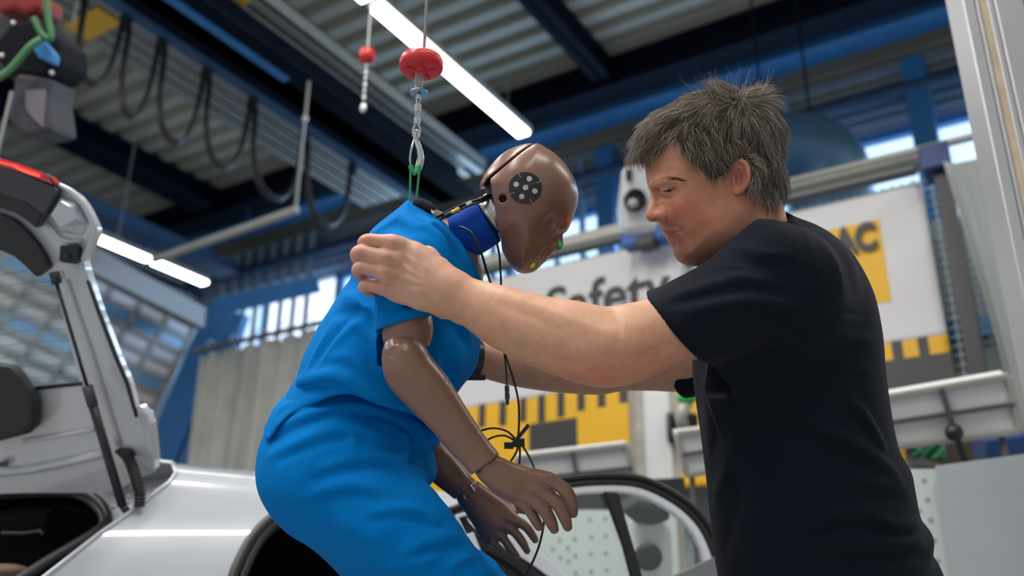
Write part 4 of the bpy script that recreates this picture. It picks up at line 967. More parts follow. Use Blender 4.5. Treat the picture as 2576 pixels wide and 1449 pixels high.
# head: face casting
def dummy_head():
    full = [(1349, 362), (1319, 366), (1287, 377), (1260, 394), (1237, 417), (1220, 439), (1209, 462), (1208, 480), (1214, 496), (1225, 540), (1240, 590), (1257, 612), (1269, 635)]
    face = [(1339, 364), (1300, 388), (1262, 425), (1231, 456), (1238, 489), (1246, 519), (1251, 545), (1255, 575), (1257, 606), (1269, 635), (1280, 658), (1292, 675), (1306, 685), (1321, 685), (1334, 676), (1346, 664), (1358, 656), (1366, 650), (1374, 640), (1382, 628), (1388, 612), (1398, 598), (1412, 590), (1424, 584), (1431, 574), (1439, 556), (1447, 534), (1453, 511), (1455, 486), (1450, 461), (1437, 437), (1419, 414), (1399, 394), (1376, 377), (1358, 365), (1349, 362)]
    lo, hi = bounds(1190, 340, 1480, 710, 1.45, 1.80)
    f = Field(lo, hi, .0016); d0 = 1.585
    whole = full+face[10:]; f.puff(whole, d0, .074, .062, tilt=(.12, .0))
    # fuller cheek and brow, narrower chin
    f.ell(M(1335, 480, d0-.004), (.062, .066, .080), k=.02)
    f.ell(M(1330, 600, d0+.004), (.040, .046, .050), k=.02)
    # nose, lips, chin
    f.path(*pr([(1404, 590, 1.578, 9), (1407, 604, 1.577, 10), (1404, 617, 1.576, 12), (1392, 622, 1.578, 11)]), k=.008)
    f.ell(M(1388, 621, 1.566), (.0085, .0075, .008), k=.005); f.ell(M(1388, 621, 1.590), (.0085, .0075, .008), k=.005)
    f.ell(M(1377, 636, 1.58), (.0085, .0075, .019), k=.003); f.ell(M(1364, 648, 1.58), (.009, .0075, .018), k=.003)
    f.ell(M(1333, 662, 1.582), (.014, .013, .018), k=.012)
    # eye socket, lids, temple
    f.brush(1394, 558, 24, -12); f.brush(1414, 568, 11, -5); f.brush(1398, 574, 9, 6.0); f.brush(1368, 598, 26, -4.5)
    f.brush(1400, 541, 14, 2.5)
    f.fold([(1378, 621), (1366, 636), (1361, 648)], 4, -4.5)
    f.fold([(1383, 632), (1374, 642), (1368, 648)], 2.6, -3.5); f.fold([(1386, 612), (1382, 622), (1388, 630)], 2.6, -3.0); f.fold([(1388, 626), (1398, 628), (1407, 625)], 2.2, -2.0)
    f.fold([(1388, 576), (1398, 580), (1406, 577)], 2.2, -4)
    f.brush(1350, 540, 40, -2); f.brush(1325, 560, 30, 2)
    # far side socket so it reads from elsewhere too
    for (x, y, r, a) in ((1396, 560, 24, -8), (1372, 600, 24, -3)):
        c = f.hit(x, y, back=True); f.brush(x, y, r, a, at=c)
    # round ear hole
    c = f.hit(1265, 499); f.cone(c-np.array([0, 0, .03]), c+np.array([0, 0, .022]), .0062, .0062, 0, 's')
    # seam: remove everything behind the oblique cut
    f.cut(M(1286, 411, d0-.03), np.array([-.648, -.761, 0])); f.cut(M(1246, 530, d0-.03), np.array([-.986, .165, 0]))
    # hollow rear, behind the neck
    f.puff([(1225, 505), (1240, 500), (1252, 560), (1262, 610), (1240, 640), (1215, 600)], d0, .05, .01, k=.004, op='s')
    f.smooth(1); o = f.mesh('head_casting', M_skin, DUM)
    def onf(px, py, lift=.0006):
        c = f.hit(px, py); return c-np.array([0, 0, lift])
    # round target sticker: conformed disc
    def disc(cx, cy, rx, ry, m, name, lift, parent, n=10, tiltdeg=0):
        ct, st_ = math.cos(math.radians(tiltdeg)), math.sin(math.radians(tiltdeg))
        g = MB(); G = []
        for i in range(n+1):
            row = []
            for k in range(37):
                a = 2*math.pi*k/36; r_ = i/n; ux, uy = rx*r_*math.cos(a), ry*r_*math.sin(a); row.append(m2w(onf(cx+ux*ct-uy*st_, cy+ux*st_+uy*ct, lift)))
            G.append(row)
        return g.grid(G).build(name, m, parent, smooth=True)
    M_st = mat('sticker_black', (.012, .013, .015), .3, var=.2, vscale=60); M_dot = mat('sticker_grey_dot', (.50, .50, .52), .4)
    s = disc(1321.5, 473.5, 42, 40.5, M_st, 'target_sticker', .0010, o)
    s.parent = DUM; s.matrix_parent_inverse = Matrix.Translation(-Vector(DUM.location)); s['label'] = 'round black target sticker with five grey dots'
    for q in ((1331.5, 450), (1298.5, 464), (1322, 472), (1345.5, 481), (1312.5, 494.5)): disc(*q, 7, 6.8, M_dot, 'dot', .0014, s, 3)
    for (x0, y0, x1, y1) in ((1304.5, 436, 1310, 447), (1282.5, 489.5, 1294, 484), (1360, 455, 1350, 460.5), (1338.5, 510, 1334, 500)):
        MB().tube([m2w(onf(x0+(x1-x0)*t, y0+(y1-y0)*t, .0012)) for t in (0, .5, 1)], .00045, 5).build('tick_mark', M_dot, s)
    M_cr = mat('scratch_grey', (.25, .25, .25), .5)
    MB().tube([m2w(onf(x, y, .0011)) for x, y in ((1304, 510), (1311, 496), (1316, 484), (1322, 466), (1330, 464), (1345, 461), (1358, 457))], .0003, 5).build('scratch', M_cr, s)
    for (cx, cy, rx, ry, m, nm) in ((1431.5, 552, 4.2, 9.5, mat('red_marker_paint', (1.0, .07, .015), .5, emit=0), 'red_marker'), (1411, 614, 4.6, 9, mat('green_marker_paint', (.0, .95, .12), .5), 'green_marker'), (1342, 668, 4.6, 9, mat('yellow_marker_paint', (.9, .95, .0), .5), 'yellow_marker')):
        x = disc(cx-2, cy, rx, ry, m, nm, .0012, DUM, 4, {'red_marker': 22, 'green_marker': -8, 'yellow_marker': 45}[nm]); x['label'] = nm.split('_')[0]+' paint marker'
    # back cap
    cap = [(1342, 365), (1319, 367), (1287, 377), (1260, 394), (1237, 417), (1220, 439), (1209, 462), (1208, 480), (1214, 494), (1224, 496), (1236, 480), (1240, 458), (1265, 432), (1300, 400), (1336, 372)]
    f2 = Field(lo, hi, .0018); f2.puff(whole, d0, .074, .062, tilt=(.12, .0)); f2.ell(M(1335, 480, d0-.004), (.062, .066, .080), k=.02)
    f2.cut(M(1284, 409, d0-.03), np.array([.648, .761, 0])); f2.cut(M(1240, 497, d0), (0, 1, 0)); 
    f2.puff([(1224, 470), (1236, 452), (1330, 400), (1330, 560), (1230, 560), (1222, 500)], d0, .20, .008, k=.002, op='s')
    f2.smooth(1); f2.mesh('skull_cap', M_skin, DUM)
    # dark inner core closing the gap
    MB().ell(m2w(M(1290, 470, d0)), (.046, .05, .05), 20, 0, (RT, DN, FW)).build('skull_core', mat('skull_core_dark', (.02, .018, .018), .5), DUM, smooth=True)
dummy_head()
# neck
axn = m2w(M(1236, 553, 1.59))-m2w(M(1160, 601, 1.595)); Ln = np.linalg.norm(axn); axn /= Ln
MB().lathe(m2w(M(1150, 604, 1.595)), axn, [(0, .036), (.006, .041), (.03, .0415), (.056, .041), (.0605, .0400), (.062, .037)], 48).build('neck_shield', M_neck, DUM, smooth=True, auto=50)
b = MB(); b.lathe(m2w(M(1150, 604, 1.595))+axn*.060-DN*.007, axn, [(0, .032), (.004, .034), (.008, .034), (.009, .0325), (.012, .0325), (.013, .034), (.021, .034), (.024, .031)], 48); b.build('neck_plate', M_steel, DUM, smooth=True, auto=40)
# chest flesh seen in the neck opening
lo, hi = bounds(600, 480, 1300, 1500, 1.30, 1.90)
f = Field(lo, hi, .004)
f.puff([(1048, 512), (1100, 528), (1140, 548), (1180, 590), (1207, 640), (1216, 700), (1190, 760), (1100, 760), (1020, 640)], 1.60, .056, .06)
f.smooth(1)
f.mesh('chest_flesh', M_skin, DUM)
MB().tube([m2w(M(x, y, 1.565)) for x, y in ((1040, 512), (1062, 514), (1078, 522), (1090, 532))], .0095, 12).build('shoulder_pad', mat('black_knit', (.012, .012, .013), .9, bump=.001, bscale=500), DUM, smooth=True)
# jersey shirt
def dummy_shirt():
    lo, hi = bounds(640, 480, 1300, 1290, 1.26, 1.92); f = Field(lo, hi, .003)
    T0 = 1.60
    torso = [(1030, 504), (1044, 512), (1070, 526), (1095, 541), (1124, 558), (1152, 590), (1178, 625), (1196, 655), (1209, 690), (1215, 740), (1211, 800), (1209, 852), (1204, 902), (1191, 937), (1152, 987), (1128, 1050), (1112, 1110), (1110, 1200), (1060, 1260), (960, 1260), (880, 1260), (760, 1240), (680, 1190), (652, 1140), (664, 1085), (682, 1050), (700, 1015), (728, 985), (752, 962), (756, 935), (770, 890), (800, 830), (835, 775), (860, 735), (886, 700), (890, 680), (905, 640), (935, 583), (975, 548), (1006, 524)]
    f.puff(torso, T0, .166, .13, tilt=(.0, .0))
    # near shoulder and sleeve
    f.path(*pr([(1075, 610, 1.50, 55), (1035, 680, 1.448, 84), (1024, 750, 1.422, 80), (1022, 810, 1.410, 77), (1021, 850, 1.408, 78)]), k=.03)
    # far shoulder
    f.path(*pr([(1090, 640, 1.72, 60), (1080, 740, 1.78, 66), (1075, 830, 1.80, 60)]), k=.03)
    # sleeve hem cut and hollow
    f2 = Field(lo, hi, .003)
    hemn = M(1015, 950, 1.40)-M(1040, 700, 1.40)
    pl = M(1030, 812, 1.40)
    # remove below the hem plane, only around the arm
    sl, G = f.sub(M(925, 700, 1.30)-np.array([0, 0, .02]), M(1120, 910, 1.468))
    nrm = np.array([.26, .92, -.10]); nrm /= np.linalg.norm(nrm)
    d = ((G[0]-pl[0])*nrm[0]+(G[1]-pl[1])*nrm[1]+(G[2]-pl[2])*nrm[2]).astype(np.float32)
    f.D[sl] = np.maximum(f.D[sl], d)
    f.cone(M(1022, 775, 1.412), M(1021, 870, 1.407), .0375, .0395, .003, 's')
    f.puff([(600, 1120), (655, 1122), (690, 1080), (720, 1052), (770, 1026), (820, 1004), (880, 988), (940, 1006), (1000, 1030), (1060, 1072), (1100, 1118), (1180, 1150), (1180, 1400), (600, 1400)], 1.46, .4, .007, op='s')
    # jersey folds
    f.folds([
        ([(1080, 575), (1105, 600), (1120, 640), (1125, 680)], 16, 10), ([(1060, 560), (1110, 580), (1140, 640), (1150, 700)], 14, -8),
        ([(1150, 600), (1175, 650), (1190, 700)], 9, 4), ([(990, 560), (1040, 600), (1085, 625)], 16, -7), ([(1000, 545), (1060, 570), (1090, 560)], 14, 6),
        ([(1168, 640), (1188, 672), (1205, 712)], 3, -3), ([(940, 590), (985, 560), (1035, 540)], 10, 5),
        ([(870, 745), (905, 760), (945, 790)], 14, 7), ([(845, 790), (900, 790), (935, 830)], 14, -7), ([(905, 700), (925, 760), (950, 800)], 12, -6),
        ([(800, 905), (830, 860), (880, 800), (920, 760)], 12, -5), ([(775, 935), (800, 880), (850, 800)], 9, 4),
        ([(790, 960), (830, 880), (890, 820), (925, 790)], 10, 3), ([(1090, 1000), (1130, 960), (1160, 880)], 26, 5), ([(1110, 860), (1125, 930), (1110, 1000)], 22, -5),
        ([(955, 760), (952, 800), (960, 832)], 7, 3), ([(965, 800), (1020, 783), (1090, 786)], 5, 3.5), ([(968, 790), (1022, 772), (1095, 778)], 4, -3),
        ([(1095, 795), (1120, 820), (1128, 860)], 8, -5), ([(1110, 790), (1150, 830), (1175, 870)], 14, -5),
        ([(935, 640), (925, 690), (900, 740)], 9, 5), ([(1100, 640), (1118, 700), (1120, 760)], 12, 6), ([(1140, 720), (1165, 790), (1180, 850)], 12, 5), ([(880, 830), (920, 870), (940, 930)], 14, -4), ([(830, 900), (880, 900), (930, 940)], 12, 4),
        # tucked, bunched waist
        ([(750, 965), (800, 950), (850, 948), (900, 975), (940, 990)], 14, 13), ([(745, 985), (800, 972), (860, 975), (910, 1000)], 9, -11),
        ([(860, 945), (905, 985), (960, 1000), (1010, 1005)], 16, 8), ([(880, 990), (960, 1015), (1030, 1050), (1080, 1085)], 10, -9),
        ([(940, 1000), (1000, 1020), (1060, 1040), (1100, 1070)], 14, 9), ([(720, 1010), (760, 1000), (840, 985)], 10, -4),
        ([(700, 1035), (745, 1010), (800, 1000)], 12, 5), ([(1000, 1010), (1050, 1060), (1095, 1110)], 9, -6)])
    f.fold([(1000, 545), (970, 560), (940, 590)], 3, -2); f.fold([(1044, 524), (1005, 545), (960, 585), (930, 600)], 2.5, -1.5)
    f.smooth(1)
    f.mesh('jersey_shirt', M_suit, DUM)
dummy_shirt()
# trousers
def dummy_trousers():
    lo, hi = bounds(620, 940, 1560, 1800, 1.26, 1.92); f = Field(lo, hi, .0034)
    hip = [(764, 930), (850, 905), (940, 915), (1040, 965), (1090, 1030), (1108, 1110), (1092, 1130), (1094, 1156), (1100, 1186), (1095, 1205), (1080, 1220), (1048, 1246), (1050, 1262), (1087, 1270), (1112, 1297), (1116, 1318), (1155, 1344), (1189, 1381), (1246, 1420), (1270, 1452), (1340, 1530), (1380, 1640), (1300, 1720), (1100, 1600), (960, 1500), (880, 1449), (830, 1400), (790, 1366), (735, 1332), (690, 1285), (662, 1235), (652, 1190), (655, 1135), (672, 1082), (705, 1030)]
    f.puff(hip, 1.60, .160, .14, tilt=(.0, .0))
    f.path(*pr([(850, 1190, 1.50, 120), (1000, 1320, 1.46, 125), (1135, 1458, 1.44, 96), (1290, 1610, 1.43, 82)]), k=.04)
    f.path(*pr([(880, 1190, 1.70, 120), (1000, 1320, 1.74, 120), (1130, 1458, 1.74, 90), (1290, 1610, 1.74, 80)]), k=.04)
    f.folds([
        ([(700, 1075), (790, 1040), (880, 1020), (960, 1030)], 10, 6), ([(680, 1110), (770, 1065), (870, 1035), (950, 1045), (1010, 1070)], 8, -7),
        ([(675, 1150), (760, 1110), (850, 1080), (950, 1090)], 13, 6), ([(700, 1160), (790, 1120), (880, 1100), (960, 1115)], 9, -5),
        ([(800, 1185), (870, 1160), (940, 1150), (1000, 1160)], 16, 9), ([(790, 1205), (860, 1180), (930, 1170), (990, 1185), (1030, 1210)], 10, -9),
        ([(760, 1260), (830, 1230), (900, 1220), (960, 1235)], 18, 8), ([(750, 1275), (830, 1252), (900, 1245), (950, 1260)], 10, -7),
        ([(1035, 1095), (1045, 1130), (1035, 1165), (1060, 1200)], 8, -8), ([(1055, 1080), (1075, 1120), (1070, 1160), (1085, 1200)], 8, 7),
        ([(1020, 1085), (1022, 1130), (1010, 1170)], 10, 6), ([(1000, 1060), (1030, 1085), (1060, 1090)], 8, -6),
        ([(1060, 1200), (1075, 1212), (1090, 1205)], 5, -4), ([(1040, 1060), (1080, 1080), (1100, 1105)], 7, 5),
        ([(940, 1290), (1010, 1280), (1070, 1290), (1105, 1315)], 12, 7), ([(930, 1310), (1000, 1300), (1060, 1310), (1100, 1330)], 9, -6),
        ([(1020, 1390), (1080, 1360), (1130, 1350), (1160, 1360)], 13, 7), ([(1040, 1400), (1100, 1378), (1150, 1375)], 9, -6),
        ([(1130, 1430), (1180, 1400), (1220, 1395)], 10, 6), ([(980, 1430), (1050, 1415), (1100, 1410)], 12, 4),
        ([(880, 1090), (890, 1120), (880, 1150)], 14, 5), ([(840, 1310), (900, 1330), (960, 1370)], 30, 4)])
    f.fold([(668, 1085), (700, 1062), (760, 1035), (810, 1010), (850, 995)], 3.5, -5)
    f.smooth(1)
    f.mesh('trousers', M_suit, DUM)
dummy_trousers()
# lower legs and shoes (below the frame)
def w_pr(L): return [w2m(p) for p, r in L], [r for p, r in L]
lo_leg = []
for dd in (1.44, 1.76):
    k = P(1290, 1610, dd); lo_leg.append(k)
c = np.array(lo_leg)
allp = np.concatenate([c, c-np.array([0, 0, .5])]); mm = np.array([w2m(q) for q in allp])
f = Field(mm.min(0)-.2, mm.max(0)+.2, .007)
for k in lo_leg:
    a = k-np.array([0, 0, .40])+np.array([-.03, -.02, 0]); f.path(*w_pr([(k, .060), (k-np.array([0, 0, .2]), .05), (a, .036)]), k=.02)
    fwd = RT-np.array([0, 0, RT[2]]); f.path(*w_pr([(a-np.array([0, 0, .04])-fwd*.03, .035), (a-np.array([0, 0, .05])+fwd*.08, .034), (a-np.array([0, 0, .055])+fwd*.16, .026)]), k=.02)
f.mesh('lower_legs', M_skin, DUM)
# arms
def dummy_arm_near():
    lo, hi = bounds(930, 780, 1270, 1210, 1.28, 1.50)
    f = Field(lo, hi, .0018)
    f.path(*pr([(1036, 735, 1.424, 52), (1030, 790, 1.414, 58), (1024, 835, 1.405, 60), (1024, 852, 1.402, 54)]))
    f.path(*pr([(1026, 830, 1.405, 63), (1025, 850, 1.403, 58), (1024, 862, 1.402, 44)]), k=.006)
    f.cone(M(1022, 902, 1.40), M(1022, 880, 1.40), .030, .031, .004, 's')
    f.mesh('upper_arm', M_skin, DUM)
    f = Field(lo, hi, .0018)
    P_, R_ = pairs([(1060, 868, 966, 905, 1.385), (1078, 890, 963, 925, 1.38), (1097, 922, 970, 950, 1.38), (1135, 978, 1010, 985, 1.378), (1176, 1037, 1072, 1056, 1.375), (1206, 1084, 1110, 1100, 1.372), (1232, 1115, 1150, 1150, 1.37), (1256, 1142, 1182, 1192, 1.368), (1275, 1165, 1210, 1215, 1.366)])
    f.path(P_, R_); f.ell(M(1022, 884, 1.385), .0205, k=.015)
    f.cut(M(1228, 1165, 1.368), M(1228, 1165, 1.368)-M(1175, 1088, 1.375))
    f.smooth(1); f.cone(M(1220, 1152, 1.369), M(1245, 1190, 1.367), .0165, .0165, .001, 's')
    f.brush(990, 870, 7, 1.5); f.fold([(1000, 862), (1012, 880), (1040, 890)], 5, 1.2)
    f.fold([(1130, 1125), (1160, 1105), (1205, 1085)], 3, -1.2); f.brush(983, 893, 8, -2.5); f.brush(970, 880, 6, 2.0)
    f.ell(M(1152, 1138, 1.345), (.004, .003, .006), op='s')
    f.mesh('forearm', M_skin, DUM)
dummy_arm_near()
def fing(f, pts, k=.004):
    f.path(*pr(pts), k=k, sm=5); f.path(*pr([(x, y, d, r*.9) for x, y, d, r in pts[:2]]), k=.007, sm=1)
def dummy_hand_near():
    lo, hi = bounds(1180, 1130, 1475, 1360, 1.28, 1.48); f = Field(lo, hi, .0013)
    palm = [(1240, 1148), (1285, 1161), (1323, 1172), (1360, 1186), (1388, 1202), (1396, 1222), (1380, 1240), (1355, 1252), (1332, 1266), (1316, 1276), (1290, 1266), (1252, 1248), (1222, 1222), (1203, 1200), (1200, 1180)]
    f.puff(palm, 1.372, .0165, .020, tilt=(-.05, .15))
    f.path(*pr([(1225, 1170, 1.368, 30), (1250, 1190, 1.368, 33), (1290, 1215, 1.37, 34)]), k=.01)
    fing(f, [(1340, 1195, 1.365, 15), (1380, 1206, 1.362, 17), (1408, 1222, 1.358, 17), (1427, 1240, 1.355, 17), (1439, 1268, 1.362, 15.5), (1442, 1291, 1.37, 12)], .0025)
    fing(f, [(1320, 1215, 1.366, 16), (1355, 1230, 1.362, 18), (1385, 1252, 1.357, 17.5), (1405, 1270, 1.355, 17.5), (1420, 1300, 1.36, 16), (1428, 1325, 1.367, 12)], .0025)
    fing(f, [(1300, 1230, 1.368, 16), (1330, 1248, 1.365, 17.5), (1352, 1266, 1.36, 17), (1371, 1286, 1.358, 17), (1386, 1312, 1.363, 15.5), (1394, 1331, 1.368, 12)], .0025)
    fing(f, [(1285, 1240, 1.375, 14), (1308, 1256, 1.374, 16), (1325, 1274, 1.37, 15), (1340, 1296, 1.37, 14), (1350, 1314, 1.375, 13), (1356, 1325, 1.378, 11)], .0025)
    fing(f, [(1290, 1210, 1.395, 16), (1325, 1245, 1.42, 15), (1340, 1275, 1.43, 13), (1341, 1287, 1.432, 11)], .01)
    f.brush(1372, 1203, 12, 1.5); f.brush(1350, 1228, 11, 1.5); f.brush(1325, 1247, 10, 1.2)
    f.fold([(1300, 1185), (1330, 1192), (1362, 1204)], 6, .8); f.fold([(1290, 1200), (1318, 1212), (1345, 1228)], 6, .8); f.fold([(1345, 1212), (1362, 1218), (1378, 1222)], 5, -1.2); f.fold([(1325, 1235), (1340, 1243), (1352, 1250)], 5, -1.2)
    f.cut(M(1226, 1162, 1.368), M(1175, 1088, 1.375)-M(1228, 1165, 1.368))
    f.fold([(1245, 1215), (1275, 1240), (1300, 1255)], 12, 1.0)
    f.mesh('hand', M_skin, DUM)
    # wrist pivot in the gap
    MB().ell(m2w(M(1222, 1172, 1.368)), (.017, .017, .017), 16).build('wrist_joint', M_black, DUM, smooth=True)
dummy_hand_near()
def dummy_arm_far():
    lo, hi = bounds(1040, 1060, 1240, 1290, 1.62, 1.86); f = Field(lo, hi, .0022)
    P_, R_ = pairs([(1070, 1040, 1010, 1110, 1.76), (1097, 1090, 1050, 1160, 1.755), (1110, 1112, 1075, 1195, 1.75), (1135, 1145, 1108, 1225, 1.745), (1172, 1185, 1132, 1246, 1.74), (1196, 1208, 1150, 1261, 1.735), (1215, 1225, 1165, 1275, 1.73)])
    f.path(P_, R_); f.cut(M(1174, 1234, 1.735), M(1174, 1234, 1.735)-M(1110, 1150, 1.75))
    f.smooth(1); f.cone(M(1166, 1224, 1.735), M(1185, 1250, 1.735), .0175, .0175, .001, 's')
    f.fold([(1085, 1165), (1100, 1150), (1125, 1142)], 5, 1.2)
    f.mesh('forearm', M_skin, DUM)
    lo, hi = bounds(1130, 1190, 1380, 1430, 1.62, 1.84); f = Field(lo, hi, .0014)
    palm = [(1155, 1255), (1195, 1215), (1215, 1222), (1240, 1240), (1270, 1262), (1297, 1285), (1302, 1300), (1296, 1318), (1282, 1335), (1262, 1350), (1248, 1362), (1233, 1372), (1216, 1356), (1200, 1334), (1183, 1308), (1170, 1284)]
    f.puff(palm, 1.73, .019, .024)
    f.path(*pr([(1175, 1235, 1.732, 30), (1200, 1262, 1.73, 33), (1230, 1300, 1.73, 34)]), k=.012)
    fing(f, [(1262, 1290, 1.725, 15), (1288, 1306, 1.722, 14), (1310, 1316, 1.72, 12.5), (1326, 1328, 1.72, 11.5), (1339, 1346, 1.725, 10.5), (1346, 1358, 1.73, 9)], .006)
    fing(f, [(1245, 1310, 1.725, 15), (1277, 1326, 1.722, 13), (1298, 1343, 1.72, 11.5), (1314, 1364, 1.72, 11), (1326, 1386, 1.725, 8.5)], .006)
    fing(f, [(1230, 1325, 1.727, 14), (1257, 1345, 1.724, 12.5), (1272, 1362, 1.722, 11), (1288, 1384, 1.724, 10), (1300, 1398, 1.728, 8)], .006)
    fing(f, [(1215, 1330, 1.732, 14), (1234, 1356, 1.73, 11.5), (1248, 1370, 1.73, 9), (1267, 1388, 1.732, 7)], .006)
    fing(f, [(1235, 1255, 1.74, 18), (1270, 1272, 1.742, 14), (1305, 1280, 1.745, 11), (1330, 1287, 1.748, 9)], .01)
    for a, b in (((1184, 1222), (1194, 1238)), ((1165, 1244), (1172, 1258))):
        f.cone(M(*a, 1.70), M(*b, 1.70), .0042, .0042, 0, 's')
    f.cut(M(1172, 1232, 1.735), M(1110, 1150, 1.75)-M(1172, 1232, 1.735))
    f.mesh('hand', M_skin, DUM)
    MB().tube([m2w(M(1165, 1222, 1.735)), m2w(M(1200, 1262, 1.73))], .016, 16).build('wrist_joint', M_black, DUM, smooth=True)
    MB().tube([m2w(M(1183, 1222, 1.710)), m2w(M(1195, 1238, 1.708))], .0026, 8).build('wrist_bar', M_steel, DUM, smooth=True)
    MB().tube([m2w(M(1164, 1244, 1.710)), m2w(M(1172, 1257, 1.708))], .0026, 8).build('wrist_bar', M_steel, DUM, smooth=True)
dummy_arm_far()
# cables at the neck
CB = DUM
def cable(pts, r, m=M_wire, name='cable', parent=CB, n=8): return MB().tube([m2w(q) for q in catmull([M(*p) for p in pts], 10)], r, n).build(name, m, parent, smooth=True)
cable([(1098, 548, 1.56), (1130, 530, 1.55), (1170, 512, 1.545), (1210, 500, 1.55), (1236, 488, 1.57)], .0022)
cable([(1100, 556, 1.56), (1140, 536, 1.548), (1185, 515, 1.542), (1215, 506, 1.55), (1240, 492, 1.575)], .0020)
cable([(1110, 545, 1.56), (1150, 522, 1.55), (1200, 506, 1.55), (1232, 496, 1.57)], .0016)
b = MB(); a1, a2 = m2w(M(1136, 536, 1.540)), m2w(M(1160, 524, 1.538)); b.lathe(a1, a2-a1, [(0, .0035), (.003, .0045), (.006, .0032), (.009, .0045), (.014, .0045), (.0155, .0028)], 12)
b.build('gold_connector', mat('gold_plating', (.75, .45, .08), .25, .9), DUM, smooth=True, auto=40)['label'] = 'gold-plated cable connector'
MB().lathe(m2w(M(1118, 545, 1.545)), m2w(M(1136, 536, 1.540))-m2w(M(1118, 545, 1.545)), [(0, .003), (.004, .0042), (.012, .0042), (.014, .003)], 12).build('connector', M_black, DUM, smooth=True, auto=40)
MB().prism([m2w(M(x, y, 1.535)) for x, y in ((1170, 511), (1184, 503), (1188, 509), (1176, 517))], FW*.002).build('cable_tag', M_white, DUM)
MB().prism([m2w(M(x, y, 1.545)) for x, y in ((1084, 526), (1094, 532), (1092, 538), (1085, 536))], FW*.004).build('cable_tag', M_white, DUM)
# hanging cables from the chest
cable([(1156, 570, 1.52), (1185, 585, 1.505), (1208, 630, 1.50), (1224, 680, 1.52), (1234, 712, 1.56)], .0021)
cable([(1247, 600, 1.62), (1256, 640, 1.62), (1260, 700, 1.625), (1261, 760, 1.63), (1264, 840, 1.63), (1272, 892, 1.62), (1290, 950, 1.62), (1304, 1010, 1.615), (1305, 1080, 1.61), (1300, 1108, 1.61)], .0019)
cable([(1262, 850, 1.632), (1270, 900, 1.633), (1274, 945, 1.633), (1275, 975, 1.633)], .0015)
b = MB(); q1, q2 = m2w(M(1275, 968, 1.633)), m2w(M(1277, 1020, 1.633)); b.lathe(q1, q2-q1, [(0, .002), (.002, .004), (.012, .004), (.013, .0035), (.016, .0042), (.024, .0042), (.025, .003), (.034, .003)], 14); b.build('plug', mat('plug_blue_grey', (.08, .10, .16), .35, .6), DUM, smooth=True, auto=40)
cable([(1300, 1108, 1.61), (1275, 1085, 1.60), (1240, 1077, 1.60), (1205, 1085, 1.61)], .0018); cable([(1300, 1112, 1.61), (1270, 1096, 1.60), (1240, 1100, 1.60), (1215, 1115, 1.61)], .0018)
cable([(1302, 1115, 1.61), (1300, 1135, 1.605), (1285, 1160, 1.60), (1270, 1180, 1.60)], .0018); cable([(1306, 1115, 1.61), (1308, 1140, 1.605), (1306, 1170, 1.60)], .0018)
cable([(1308, 1112, 1.61), (1325, 1138, 1.60), (1342, 1172, 1.58), (1356, 1220, 1.56), (1368, 1290, 1.56), (1366, 1330, 1.56), (1352, 1385, 1.56), (1322, 1449, 1.56), (1280, 1520, 1.56)], .0019)
b = MB(); b.bar(m2w(M(1283, 1125, 1.605)), m2w(M(1330, 1068, 1.60)), .006, .0016, up=FW); b.box((-.008, -.006, -.004), (.012, .008, .006), 0, (RT, DN, FW), m2w(M(1302, 1112, 1.605)))
b.box((-.008, -.005, -.003), (.008, .006, .004), 0, (RT, DN, FW), m2w(M(1280, 1120, 1.607)))
b.build('cable_tie', M_black, DUM, bevel=.0008)
b = MB()
for k in range(9): b.bar(m2w(M(1304+k*3, 1104-k*3.7, 1.5985)), m2w(M(1307+k*3, 1107-k*3.7, 1.5985)), .0012, .0012, up=FW)
b.build('tie_teeth', M_wire, DUM)

# ---------------------------------------------------------------- hoist above the dummy
HD = 1.585
HO = empty('cable_hoist', m2w(M(1048, 440, HD)), 'red round hoist stop with spring, wire rope and steel hook holding the green sling', 'hoist')
top = m2w(M(1067, 118, HD)); UPV = np.array([0, 0, 1.])
MB().tube([top-UPV*.02, top+UPV*3.6], .0026, 8).build('wire_rope', mat('wire_rope_steel', (.45, .45, .44), .4, .7, bump=.0006, bscale=400, stretch=(1, 1, .3)), HO, smooth=True)
cd = m2w(M(1060, 160, HD)); ax = UPV
M_red = mat('red_plastic', (.62, .02, .025), .35, bump=.0003, bscale=60)
b = MB(); b.lathe(cd-ax*.014, ax, [(0.002, .006), (0, .030), (.002, .034), (.006, .0365), (.016, .0365), (.022, .034), (.026, .028), (.028, .006)], 56); b.build('stop_disc', M_red, HO, smooth=True, auto=60)
b = MB(); b.lathe(cd-ax*.017, ax, [(0, .007), (.004, .010), (.008, .010)], 24)
b.build('hub', M_red, HO, smooth=True, auto=50)
b = MB()
for k in range(5):
    a = 2*math.pi*k/5+.4; dv = np.array([math.cos(a), math.sin(a), 0]); b.bar(cd-ax*.0145+dv*.012, cd-ax*.0145+dv*.026, .0015, .0015, up=(0, 0, 1))
b.build('moulded_rib', M_red, HO)
s0 = m2w(M(1055, 178, HD)); s1 = m2w(M(1052, 228, HD)); pts = []
for k in range(161):
    t = k/160; a = t*2*math.pi*10; pts.append(s0+(s1-s0)*t+.0062*(math.cos(a)*RT+math.sin(a)*np.cross(UPV, RT)))
MB().tube(pts, .0008, 6).build('spring', M_steel, HO, smooth=True)
MB().tube([m2w(M(1056, 170, HD)), m2w(M(1052, 240, HD))], .0024, 8).build('rope_core', M_steel, HO, smooth=True)
MB().lathe(m2w(M(1054, 236, HD)), UPV, [(0, .003), (.0006, .0155), (.002, .0155), (.0026, .003)], 40).build('washer', M_steel, HO, smooth=True, auto=40)
